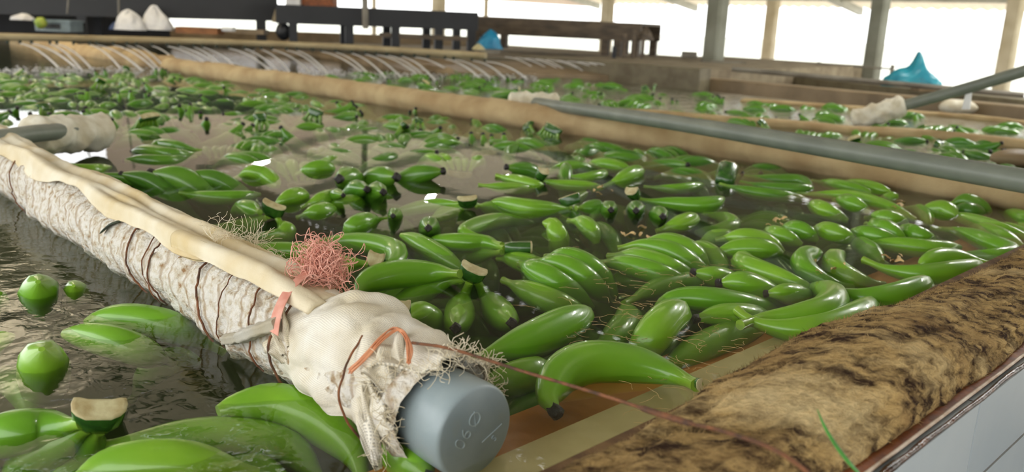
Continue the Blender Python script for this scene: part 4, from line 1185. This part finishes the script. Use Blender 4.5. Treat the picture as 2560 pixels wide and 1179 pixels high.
def ordinal(n):
    a = ['', 'first', 'second', 'third', 'fourth', 'fifth', 'sixth', 'seventh', 'eighth', 'ninth', 'tenth', 'eleventh', 'twelfth', 'thirteenth', 'fourteenth', 'fifteenth', 'sixteenth', 'seventeenth', 'eighteenth', 'nineteenth']
    if n < 20: return a[n]
    t = {2: ('twentieth', 'twenty'), 3: ('thirtieth', 'thirty'), 4: ('fortieth', 'forty'), 5: ('fiftieth', 'fifty')}[n // 10]
    return t[0] if n % 10 == 0 else t[1] + '-' + a[n % 10]
def place(k, x, y, yaw, pose, rise, label, group, detail):
    e = PROTO[k]
    if pose == 'humped':
        R3 = Matrix.Rotation(math.radians(180 + random.uniform(-25, 25)), 4, 'X')
        R3 = Matrix.Rotation(math.radians(random.uniform(-14, 8)), 4, 'Y') @ R3
    elif pose == 'tips':
        R3 = Matrix.Rotation(math.radians(random.uniform(-16, 10)), 4, 'Y') @ Matrix.Rotation(math.radians(random.uniform(-30, 30)), 4, 'X')
    elif pose == 'crown':
        R3 = Matrix.Rotation(math.radians(random.uniform(28, 55)), 4, 'Y') @ Matrix.Rotation(math.radians(random.uniform(-40, 40)), 4, 'X')
    else:
        R3 = Matrix.Rotation(math.radians(random.choice((-90, 90)) + random.uniform(-20, 20)), 4, 'X')
    M3 = Matrix.Rotation(yaw, 4, 'Z') @ R3
    A = np.array(M3)[:3, :3]; pts = e['pts'] @ A.T
    z = rise - pts[:, 2].max(); c = pts[:, :2].mean(0)
    Mw = Matrix.Translation((x - c[0], y - c[1], z)) @ M3
    if detail:
        h = bpy.data.objects.new('banana_hand', None); COL.objects.link(h); h.matrix_world = Mw; h.empty_display_size = .02
        for m_, t_ in zip(e['meshes'], e['tips']):
            o = bpy.data.objects.new('finger', m_); COL.objects.link(o); o.parent = h
            if detail > 1:
                q = bpy.data.objects.new('tip', t_); COL.objects.link(q); q.parent = o
        o = bpy.data.objects.new('crown', e['crown']); COL.objects.link(o); o.parent = h
    else:
        h = bpy.data.objects.new('banana_hand', e['one']); COL.objects.link(h); h.matrix_world = Mw
    return tag(h, label, 'bananas', group)

def proj(w_):
    q = np.array(w_) - cC; k = q @ cF
    return 1280 + FPX * (q @ cR) / k, 589.5 - FPX * (q @ cU) / k
SEP_A = np.array([p @ E1 for p in sax]); SEP_B = np.array([p @ E2 for p in sax])
oi_ = np.argsort(SEP_A); SEP_A, SEP_B = SEP_A[oi_], SEP_B[oi_]
def sep_b(a): return float(np.interp(a, SEP_A, SEP_B))
taken = [tuple(h) for h in HERO_XY]
hero_n = len(taken)
def free(x, y, dh, dc):
    for i, (a, b) in enumerate(taken):
        d = dh if i < hero_n else dc
        if (a - x) ** 2 + (b - y) ** 2 < d * d: return False
    return True
POSE_TXT = {'humped': 'green banana hand floating humped side up', 'tips': 'green banana hand with its black tips up',
            'crown': 'green banana hand floating crown up', 'side': 'green banana hand floating on its side'}
rg = random.Random(21); random.seed(5)
cnt = 0; tries = 0
while cnt < 215 and tries < 40000:
    tries += 1
    px, py = rg.uniform(-80, 2640), 182 + 620 * rg.random() ** 1.9
    W = P(px, py, 0); a, b = W @ E1, W @ E2
    if not (-5.95 < a < -.86): continue
    sb = sep_b(a)
    if b > sb - .14 or b < .70: continue
    if 260 < px < 1400 and 395 < py < 640 - .02 * (px - 260): continue           # open dark water
    if px < 560 and 330 < py: continue
    dist = np.linalg.norm(W - cC)
    if not free(W[0], W[1], .12, .135 if px > 600 else .14): continue
    near = py > 455
    pose = rg.choices(['humped', 'tips', 'crown', 'side'], [.76, .12, .04, .08] if not near else [.8, .0, .0, .2])[0]
    yaw = math.radians(-35) + rg.gauss(0, .5) if px > 1500 else rg.uniform(0, 6.283)
    rise = rg.uniform(.006, .022) if not near else rg.uniform(-.03, .003)
    if pose in ('tips', 'crown') and py < 400: rise += rg.uniform(.005, .02)
    k = rg.choice([0, 1, 2, 3, 4, 5]) if dist < 2.8 else rg.choice([1, 2, 3, 4])
    if near: zone = 'low among larger ones'
    elif py < 215: zone = 'in the last rows' if px > 330 else 'far left corner'
    elif py < 250: zone = 'just before the last rows'
    elif b > sb - .45: zone = 'by the far boom' if px < 900 else 'against the boom' if px < 1450 else 'by the near boom'
    elif px < 500: zone = 'beside the rag'
    elif px < 900: zone = 'in mid lane' if py > 300 else 'in far mid lane'
    else: zone = 'nearer the boom'
    def pick():
        k_ = rg.choice([0, 1, 2, 3, 4, 5]) if dist < 2.8 else rg.choice([1, 2, 3, 4])
        yw = math.radians(-35) + rg.gauss(0, .5) if px > 1500 else rg.uniform(0, 6.283)
        return k_, yw, crowd_label(k_, pose, yw, zone, px)
    k, yaw, lab = fresh(pick)
    place(k, W[0], W[1], yaw, pose, rise, lab, 'green banana hands crowding the main lane', 2 if dist < 4.0 else 0)
    taken.append((W[0], W[1])); cnt += 1
# hands sunk deeper in the near water
cnt3 = 0; tries = 0; deep = []
while cnt3 < 46 and tries < 6000:
    tries += 1
    px, py = rg.uniform(900, 2500), rg.uniform(500, 960)
    W = P(px, py, -.05); a, b = W @ E1, W @ E2
    if a > -.80 or b < .74 or b > sep_b(a) - .12: continue
    if any((W[0] - q[0]) ** 2 + (W[1] - q[1]) ** 2 < .16 ** 2 for q in deep): continue
    lab = 'green banana hand sunk under the floating ones in the near water'
    def pick():
        k_ = rg.choice([0, 1, 2, 3, 4]); yw = math.radians(-30) + rg.gauss(0, .6)
        return k_, yw, crowd_label(k_, 'humped', yw, 'sunk %s' % ('beside the twine' if py > 700 else 'before the broad humps' if px < 1700 else 'near the foam roll'), px)
    k_, yw, lab = fresh(pick)
    place(k_, W[0], W[1], yw, 'humped', -rg.uniform(.045, .075), lab, 'sunken green banana hands in the near water', 2)
    deep.append(W); cnt3 += 1
# lanes behind the tan boom
cnt2 = 0; tries = 0; far = []
while tries < 16000 and cnt2 + len(far) < 190:
    tries += 1
    px, py = rg.uniform(700, 2640), rg.uniform(183, 420)
    W = P(px, py, 0); a, b = W @ E1, W @ E2
    sb = sep_b(a)
    if b < sb + .18 or b > 5.0 or not (-5.6 < a < -.9): continue
    if px > 1900 and py > 300 and rg.random() < .3: continue
    if not free(W[0], W[1], .1, .15): continue
    pose = rg.choices(['humped', 'tips', 'crown', 'side'], [.72, .12, .04, .12])[0]
    rise = rg.uniform(.008, .03)
    far.append((np.linalg.norm(W - cC), W, pose, rise)); taken.append((W[0], W[1]))
far.sort(key=lambda q: q[0])
for i, (d_, W, pose, rise) in enumerate(far):
    if i < 60:
        def pick():
            k_ = rg.choice([1, 2, 3, 4]); yw = rg.uniform(0, 6.28)
            return k_, yw, crowd_label(k_, pose, yw, 'below the blue bag' if proj(W)[0] < 1150 else 'beyond the boom rag' if proj(W)[0] < 1500 else 'behind the boom' if proj(W)[0] < 1900 else 'behind the grey pipe', 0)
        k_, yw, lab = fresh(pick)
        o = place(k_, W[0], W[1], yw, pose, rise, lab, 'green banana hands behind the tan boom', 0)
far_objs = [place(rg.choice([1, 2, 3, 4]), W[0], W[1], rg.uniform(0, 6.28), pose, rise, None, None, 0) for d_, W, pose, rise in far[60:]]
V, F, MI = [], [], []
mats = [M_ban_d, M_black, M_crown, M_cut]
for o in far_objs:
    o_ = len(V); V += [tuple(o.matrix_world @ q.co) if False else tuple(o.matrix_basis @ q.co) for q in o.data.vertices]
    for pl in o.data.polygons: F.append(tuple(i + o_ for i in pl.vertices)); MI.append(pl.material_index)
for o in far_objs: bpy.data.objects.remove(o)
if V:
    o = mesh('distant_bananas', V, F, mats, None, True, MI)
    tag(o, 'mass of tiny green banana hands floating in the far lanes', 'bananas', None, 'stuff')

# ================================================================== SPRAY PIPE, JETS
sp_pts = [P(-160, 88, .17), P(0, 92, .17), P(400, 101, .17), P(800, 115, .17), P(1215, 139, .17)]
spath = catmull(sp_pts, 80)
spr = empty('spray_pipe', spath[40] * [1, 1, 0], 'long tan spray pipe with a row of nozzles across the far end of the tanks', 'pipe')
v, f = tube(spath, .026, 14); mesh('pipe_body', v, f, mat('tan_pipe', lin(164, 150, 116), lin(142, 126, 92), 5, .6, .2, 60), spr)
nzl_me = None
jets = 0
rg = random.Random(9)
jx = [18 + 33 * k + rg.uniform(-9, 9) for k in range(37)]
def on_pipe(x):
    y = np.interp(x, [-160, 0, 400, 800, 1215], [88, 92, 101, 115, 139]); return P(x, y, .17)
for x in jx:
    c = on_pipe(x) - EZ * .03
    if nzl_me is None:
        v, f = tube([(0, 0, .012), (0, 0, -.004), (0, -.006, -.016)], [.012, .011, .007], 8)
        o = mesh('nozzle', v, f, M_darkleaf, spr); nzl_me = o.data; o.matrix_parent_inverse = Matrix.Identity(4); o.location = c - np.array(spr.location)
    else:
        o = bpy.data.objects.new('nozzle', nzl_me); COL.objects.link(o); o.parent = spr; o.location = c - np.array(spr.location)
JN = [0]
def jet(a, b, r0=.0035, r1=.008):
    JN[0] += 1
    t = np.linspace(0, 1, 18)[:, None]
    pts = a + (b - a) * t * [1, 1, 0] + EZ * ((b - a)[2]) * (t ** 2)
    v, f = tube(pts, np.linspace(r0, r1, 18), 6)
    tag(mesh('water_jet', v, f, M_jet), 'thin white water jet, %s counting along the tan spray pipe from its left end' % ordinal(JN[0]), 'water jet', 'water jets along the tan spray pipe')
for x in jx:
    if rg.random() < .18: continue
    a = on_pipe(x) - EZ * .045
    y0 = np.interp(x, [0, 400, 800, 1215], [106, 116, 128, 150])
    jet(a, P(x + rg.uniform(78, 118), y0 + rg.uniform(62, 76) - .012 * x, 0))
for k in range(9):
    x = 1262 + 26 * k
    jet(P(x, 142 + .07 * (x - 1262), .12), P(x + rg.uniform(70, 110), 182 + .05 * (x - 1262), .0), .003, .007)

# drifting petals, then threads added to imitate golden ripple reflections on the water
pet = None
v, f = quad_patch(lambda a, b: np.array([(a - .5) * .022, (b - .5) * .010 * math.sin(math.pi * (.08 + .84 * a)), .0025 + .003 * math.sin(a * 5) + .002 * math.cos(b * 4)]), 7, 5)
v, f = thick((v, f), .0006, 5)
rg = random.Random(17)
for (cx, cy, n, lab) in [(1590, 588, 7, 'dry tan petals drifting in the dark water beside the sunken crescent'), (2075, 662, 6, 'dry tan petals between the hook-shaped bananas and the slanting humps'),
                         (2240, 648, 6, 'dry tan petals by the long banana near the foam roll'), (1958, 556, 6, 'dry tan petals below the dark green humps'), (2232, 512, 4, 'dry tan petals by the banana tips at the tan boom'), (1500, 476, 5, 'dry tan petals around the dry crown chips')]:
    for _ in range(n):
        W = P(cx + rg.gauss(0, 18), cy + rg.gauss(0, 9), 0)
        if pet is None: o = mesh('petal', v, f, M_petal_glint); pet = o.data
        else: o = bpy.data.objects.new('petal', pet); COL.objects.link(o)
        o.location = W; o.rotation_euler = (rg.uniform(-.2, .2), rg.uniform(-.2, .2), rg.uniform(0, 6.3)); s_ = rg.uniform(.5, 1.1); o.scale = (s_, s_, s_)
        tag(o, lab, 'petal', lab)
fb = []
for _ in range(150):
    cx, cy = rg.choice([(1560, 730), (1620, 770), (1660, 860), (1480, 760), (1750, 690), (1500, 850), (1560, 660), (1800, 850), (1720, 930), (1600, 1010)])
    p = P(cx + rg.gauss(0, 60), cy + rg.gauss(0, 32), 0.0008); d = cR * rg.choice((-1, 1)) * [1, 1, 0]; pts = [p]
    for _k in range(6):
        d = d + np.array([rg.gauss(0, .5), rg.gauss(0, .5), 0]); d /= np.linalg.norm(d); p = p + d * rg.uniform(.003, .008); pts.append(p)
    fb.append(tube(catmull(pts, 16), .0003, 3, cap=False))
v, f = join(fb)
o = mesh('ripple_glint_threads', v, f, M_petal_glint); tag(o, 'fine golden threads imitating ripple reflections on the near water', 'glints', None, 'stuff')

# ================================================================== BAGS, BENCHES, CLUTTER BEHIND
def bag(name, base, wx, wy, h, peaks, m, label, seed, cat='plastic bag'):
    """crumpled bag: a closed lumpy body with pulled-up corners"""
    base = np.array(base); X = cR * [1, 1, 0]; X /= np.linalg.norm(X); Y = np.cross(EZ, X)
    nu, nv = 56, 30; V, F = [], []
    for j in range(nv):
        t = j / (nv - 1)
        for i in range(nu):
            a = 2 * math.pi * i / nu
            r = (1 - t ** 1.6) ** .8 if t < 1 else 0
            ca, sa = math.cos(a), math.sin(a)
            k = 1 + .16 * nz(ca * 2 + seed, sa * 2, t * 2) + .10 * nz(ca * 5 + seed, sa * 5, t * 5) + .06 * abs(nz(ca * 9, sa * 9 + seed, t * 6))
            x, y = wx / 2 * r * ca * k, wy / 2 * r * sa * k
            z = h * .5 * math.sin(t * math.pi / 2) * (1 + .3 * nz(ca * 1.5 + seed, sa * 1.5, 3))
            for (qx, ph_, wd) in peaks: z += h * ph_ * t * math.exp(-((x - qx * wx / 2) / (wd * wx)) ** 2) * (.4 + .6 * t)
            V.append(base + X * x + Y * y + EZ * max(z, 0))
    for j in range(nv - 1):
        for i in range(nu): F.append((j * nu + i, j * nu + (i + 1) % nu, (j + 1) * nu + (i + 1) % nu, (j + 1) * nu + i))
    F.append(tuple(range(nu - 1, -1, -1))); F.append(tuple((nv - 1) * nu + i for i in range(nu)))
    return tag(mesh(name, V, F, m), label, cat)
bag('plastic_bag', P(2278, 217, .05), .50, .20, .25, [(.10, .62, .10), (-.5, .12, .2), (.55, .15, .14)], M_teal, 'peaked teal plastic bag standing on the right tank wall', 3.)
q = P(2330, 228, .05)
v, f = boxm(q + EZ * .018, cR * .13, np.cross(EZ, cR) * .07, EZ * .016, .004)
tag(mesh('wooden_board', v, f, M_wall_tan, None, False), 'short brown board lying in front of the teal bag', 'board')
tb = P(1222, 122, .17)
bag('plastic_bag', tb, .27, .18, .17, [(.1, .5, .5), (.6, .2, .2)], M_blue, 'blue plastic bag slumped over the end of the tan spray pipe', 6.)
bag('cloth_bundle', P(1196, 124, .165), .12, .12, .07, [(0, .3, .3)], M_cut, 'cream cloth bundle tucked beside the blue plastic bag', 9., 'cloth')
v, f = boxm(P(1225, 130, .15), cR * .09, np.cross(EZ, cR) * .03, EZ * .014)
tag(mesh('pipe_bracket', v, f, M_steel, None, False), 'dull metal bracket under the blue plastic bag', 'bracket')

def bench(label, px0, y0, d0, px1, y1, d1, hz, depth, m, legs, boards=3, name='packing_bench', zbase=.10):
    """long bench: top boards, side panel, legs; (px,y) is the lower front edge of its panel"""
    a, b = D(px0, y0, d0), D(px1, y1, d1)
    e = empty(name, ((a[0] + b[0]) / 2, (a[1] + b[1]) / 2, zbase), label, 'bench')
    zb = (a[2] + b[2]) / 2; d = (b - a) * [1, 1, 0]; L = np.linalg.norm(d); d /= L
    n = np.array([-d[1], d[0], 0]); n = n if n @ a > 0 else -n
    tilt = np.array([0, 0, (b[2] - a[2]) / 2])
    mid = (a + b) / 2
    v, f = boxm(mid + EZ * hz / 2 + n * .02, d * L / 2 + tilt, n * .02, EZ * hz / 2); mesh('side_panel', v, f, m, e, False)
    v, f = boxm(mid + EZ * hz / 2 + n * (depth - .02), d * L / 2 + tilt, n * .02, EZ * hz / 2); mesh('side_panel', v, f, m, e, False)
    for k in range(boards):
        w_ = depth / boards
        v, f = boxm(mid + EZ * (hz + .012) + n * (w_ * (k + .5)), d * L / 2 + tilt, n * (w_ / 2 - .008), EZ * .014); mesh('top_board', v, f, m, e, False)
    for t in legs:
        for k in (.05, depth - .05):
            c = a + d * L * t + n * k; zt = a[2] + (b[2] - a[2]) * t
            v, f = boxm((c[0], c[1], (zt + zbase) / 2), d * .04, n * .04, EZ * (zt - zbase) / 2); mesh('leg', v, f, m, e, False)
    return e
bench('long black conveyor bench filling the upper left', -200, 30, 9.6, 695, 53, 9.2, .27, 1.1, M_dark, (.05, .42, .95), 4)
bench('black packing bench with boards in the upper centre', 690, 58, 8.6, 1195, 76, 8.8, .15, .9, M_dark, (.08, .35, .58, .80, .97))
bench('brown boarded packing bench beyond the blue plastic bag', 1185, 84, 10.4, 1600, 104, 9.6, .17, .8, M_bench_b, (.02, .80, .87, .97))
# lower shelf bar and clutter at the end of the brown bench
v, f = boxm(D(1060, 92, 8.7), (D(1180, 98, 8.7) - D(960, 88, 8.7)) / 2, np.array([0, .03, 0]), EZ * .022)
tag(mesh('shelf_bar', v, f, M_bench_b, None, False), 'brown bar across the legs under the black packing bench', 'bar')
bag('dark_sack', D(1610, 100, 9.4), .20, .2, .16, [(.2, .4, .3)], M_bench_b, 'dark crumpled sack hanging at the end of the brown bench', 4., 'sack')
for i, (px, h_) in enumerate([(1560, .10), (1583, .12), (1606, .10)]):
    c = D(px, 132, 9.3)
    v, f = boxm((c[0], c[1], (c[2] + 2 * h_ + .08) / 2), np.array([.018, 0, 0]), np.array([0, .018, 0]), EZ * ((c[2] + 2 * h_ - .08) / 2), .004)
    tag(mesh('bench_prop', v, f, M_bench_b, None, False), 'short brown prop under the end of the brown bench, %s of three' % ordinal(i + 1), 'prop', 'props under the brown bench end')
v, f = boxm(D(1535, 138, 9.0) + EZ * .02, np.array([.022, 0, 0]), np.array([0, .02, 0]), EZ * .07, .005)
tag(mesh('dark_post', v, f, M_dark, None, False), 'short dark post standing on the grey kerb', 'post')

# things under the long black bench
Bz = lambda px, py, d: D(px, py, d)
c = Bz(148, 62, 9.2); X = cR * [1, 1, 0]; X /= np.linalg.norm(X); Y = np.cross(EZ, X)
cr = empty('crate', (c[0], c[1], c[2] - .06), 'blue-grey plastic crate under the long black bench', 'crate')
for nm, cc, sx, sy, sz in [('bottom', c - EZ * .055, .16, .12, .006), ('front_panel', c - Y * .12 - EZ * .012, .16, .006, .045), ('back_panel', c + Y * .12 - EZ * .012, .16, .006, .045),
                           ('side_panel', c - X * .16 - EZ * .012, .006, .12, .045), ('side_panel', c + X * .16 - EZ * .012, .006, .12, .045)]:
    v, f = boxm(cc, X * sx, Y * sy, EZ * sz); mesh(nm, v, f, M_crate, cr, False)
v, f = join([boxm(c + EZ * .035 + s * Y * .12, X * .175, Y * .016, EZ * .01) for s in (-1, 1)] + [boxm(c + EZ * .035 + s * X * .165, X * .016, Y * .12, EZ * .01) for s in (-1, 1)])
mesh('rim', v, f, M_crate, cr, False)
v, f = boxm(c - Y * .128 - EZ * .012, X * .075, Y * .003, EZ * .022); mesh('handle_opening', v, f, M_dark, cr, False)
def lump(name, c, r, m, label, cat, seed, sq=(1, 1, 1)):
    V, F = [], []; nu, nv = 20, 12
    for j in range(nv + 1):
        ph = math.pi * j / nv
        for i in range(nu):
            a = 2 * math.pi * i / nu; d = np.array([math.sin(ph) * math.cos(a), math.sin(ph) * math.sin(a), math.cos(ph)])
            k = 1 + .12 * nz(*(d * 1.7 + seed))
            V.append(np.array(c) + (X * d[0] * sq[0] + Y * d[1] * sq[1] + EZ * d[2] * sq[2]) * r * k)
    for j in range(nv):
        for i in range(nu): F.append((j * nu + i, j * nu + (i + 1) % nu, (j + 1) * nu + (i + 1) % nu, (j + 1) * nu + i))
    return tag(mesh(name, V, F, m), label, cat)
lump('fruit', Bz(102, 57, 9.0), .052, M_yg, 'yellow-green round fruit beside the blue-grey crate', 'fruit', 1.)
bag('plastic_sack', Bz(326, 75, 9.0), .30, .2, .26, [(-.3, .2, .5)], M_white, 'white plastic sack, the lower of two under the black bench', 2.)
bag('plastic_sack', Bz(394, 75, 9.0), .32, .2, .28, [(-.35, .35, .3)], M_white, 'white peaked plastic sack next to the lower one under the black bench', 5.)
bag('plastic_sack', Bz(288, 74, 9.1), .10, .14, .09, [(0, .3, .3)], mat('navy_plastic', lin(44, 66, 104), lin(30, 48, 84), 9, .5), 'small navy sack beside the white sacks', 7.)
bag('cloth_heap', Bz(58, 50, 9.3), .22, .2, .08, [(.3, .3, .3)], M_white, 'pale cloth heap on the ground under the black bench, far end', 8., 'cloth')
v, f = boxm(Bz(600, 78, 9.0), X * .26, Y * .10, EZ * .022)
tag(mesh('wooden_board', v, f, M_wall_tan, None, False), 'long brown board on the walkway under the gap between benches', 'board')
v, f = boxm(Bz(500, 76, 8.9), X * .20, Y * .10, EZ * .03)
tag(mesh('wooden_crate_lid', v, f, mat('rust_wood', lin(150, 100, 58), lin(120, 78, 44), 12, .7), None, False), 'rusty brown lid lying on the walkway beside the white sacks', 'lid')
lump('dark_drum', Bz(708, 78, 8.7), .07, M_dark, 'dark rounded drum between the two black benches', 'drum', 3., (1, 1, 1.3))
v, f = boxm(Bz(572, 76, 8.5) + EZ * .01, X * .05, Y * .05, EZ * .02, .008)
tag(mesh('box', v, f, M_white, None, False), 'small white box on the walkway below the bright gap', 'box')
bag('hanging_cloth', D(690, 56, 9.17), .08, .05, .16, [(0, .3, .3)], M_conc, 'grey-green rag draped over the corner of the black bench', 13., 'cloth')
# strings hanging in the upper left, post with pipe
def wire(px0, y0, px1, y1, d, r, m, label, nm='string', cat='string'):
    v, f = tube([D(px0, y0, d), D((px0 + px1) / 2, (y0 + y1) / 2, d), D(px1, y1, d)], r, 6)
    tag(mesh(nm, v, f, m), label, cat)
wire(182, -160, 168, 34, 8.3, .006, M_steel, 'slanting grey string hanging in front of the black bench')
wire(294, -160, 297, 36, 8.3, .008, M_steel, 'upright grey string hanging before the white sacks')
wire(908, -160, 914, 72, 8.2, .03, M_steel, 'thin upright grey post in front of the black packing bench', 'post', 'post')
# low objects on the right kerb
v, f = boxm(D(1723, 137, 9.6), X * .075, Y * .06, EZ * .035, .012)
tag(mesh('metal_box', v, f, M_steel, None, False), 'small grey box on the kerb just before the big grey pillar', 'box')
v, f = boxm(D(1808, 160, 9.2), X * .22, Y * .08, EZ * .03, .01)
tag(mesh('clamp_block', v, f, M_steel, None, False), 'grey steel block at the foot of the big grey pillar', 'block')
wire(2040, 160, 2225, 172, 10.2, .012, M_steel, 'thin grey rail running behind the second grey pillar', 'rail', 'rail')
for i, px in enumerate((2046, 2230)):
    v, f = boxm(D(px, 168 + i * 8, 10.2), X * .016, Y * .016, EZ * .06)
    tag(mesh('rail_post', v, f, M_steel, None, False), ['short steel rail post before the second grey pillar', 'short steel rail post between second grey pillar and teal bag'][i], 'post')
wire(1830, 172, 2560, 238, 6.9, .022, M_steel, 'long grey pipe running low behind the right tank wall', 'water_pipe', 'pipe')
# clear water falling from the slanting pipe
for k in range(3):
    a = D(2418 + 5 * k, 226, 4.38); b = a - EZ * .085 + cR * .002 * (k - 1)
    v, f = tube([a, (a + b) / 2 - EZ * .004, b], [.004, .006, .008], 6)
    tag(mesh('water_jet', v, f, M_jet), 'short clear water stream falling from the slanting grey pipe', 'water jet', 'streams under the slanting grey pipe')
# low wall and dark panel behind the benches, at the far left
struct('wall_low', run_box(D(-260, 58, 12.2), D(1260, 90, 12.2), .2, D(500, 69, 12.2)[2], FLOOR_Z), M_wall_tan)
a, b = D(-200, 70, 10.9), D(425, 74, 10.9)
v, f = run_box(a, b, .05, .46, .09)
tag(mesh('black_panel', v, f, M_dark, None, False), 'wide black panel standing behind the crate and the long black bench', 'panel')
# spray where the jets land
rg = random.Random(31); V, F = [], []
OCT = [(1, 0, 0), (-1, 0, 0), (0, 1, 0), (0, -1, 0), (0, 0, 1), (0, 0, -1)]
OF = [(0, 2, 4), (2, 1, 4), (1, 3, 4), (3, 0, 4), (2, 0, 5), (1, 2, 5), (3, 1, 5), (0, 3, 5)]
for _ in range(1500):
    x = rg.uniform(-40, 1340); y = np.interp(x, [0, 460, 860, 1300], [180, 178, 188, 192]) + rg.gauss(0, 4)
    if 470 < x < 560: continue
    p = P(x, y, 0) + EZ * abs(rg.gauss(0, .010)); r = rg.uniform(.002, .008); i = len(V)
    V += [p + np.array(q) * [r * 1.6, r, r * .6] for q in OCT]; F += [tuple(k + i for k in t) for t in OF]
tag(mesh('water_spray', V, F, M_jet), 'white spray and foam where the far water jets land', 'spray', None, 'stuff')
# brown sheath scrap floating before the broad-ended banana, husk and rag at the right
pts = [P(1462, 850, .6 / 100), P(1475, 866, .2 / 100), P(1510, 878, .1 / 100), P(1560, 884, .2 / 100), P(1606, 880, .8 / 100)]
v, f = tube(catmull(pts, 24), [.0015 + .0045 * math.sin(math.pi * min(1, (i + 1) / 24)) for i in range(24)], 8, flat=.35)
tag(mesh('sheath_scrap', v, f, M_rim), 'curved brown sheath scrap floating between the bright and broad-ended bananas', 'leaf scrap')
lump('husk', P(2545, 396, .02), .07, M_wall_tan, 'brown husk lump floating behind the long grey pipe at the right edge', 'husk', 6., (1.5, .8, .5))
lump('rag_bundle', P(2395, 268, .02), .08, M_ragwrap, 'pale rag bundle half sunk behind the slanting grey pipe', 'rag', 9., (1.5, .8, .6))


# boxes standing on the black packing bench
for (px, hw, hh, m_, lab) in [(800, .16, .045, M_rimtop, 'flat brown cardboard box on top of the black packing bench'), (738, .07, .05, M_white, 'small white carton on the black packing bench near the hanging rag')]:
    c = D(px, 30, 9.05); v, f = boxm((c[0], c[1], .495 + hh), X * hw, Y * .1, EZ * hh, .006)
    tag(mesh('box', v, f, m_, None, False), lab, 'box')
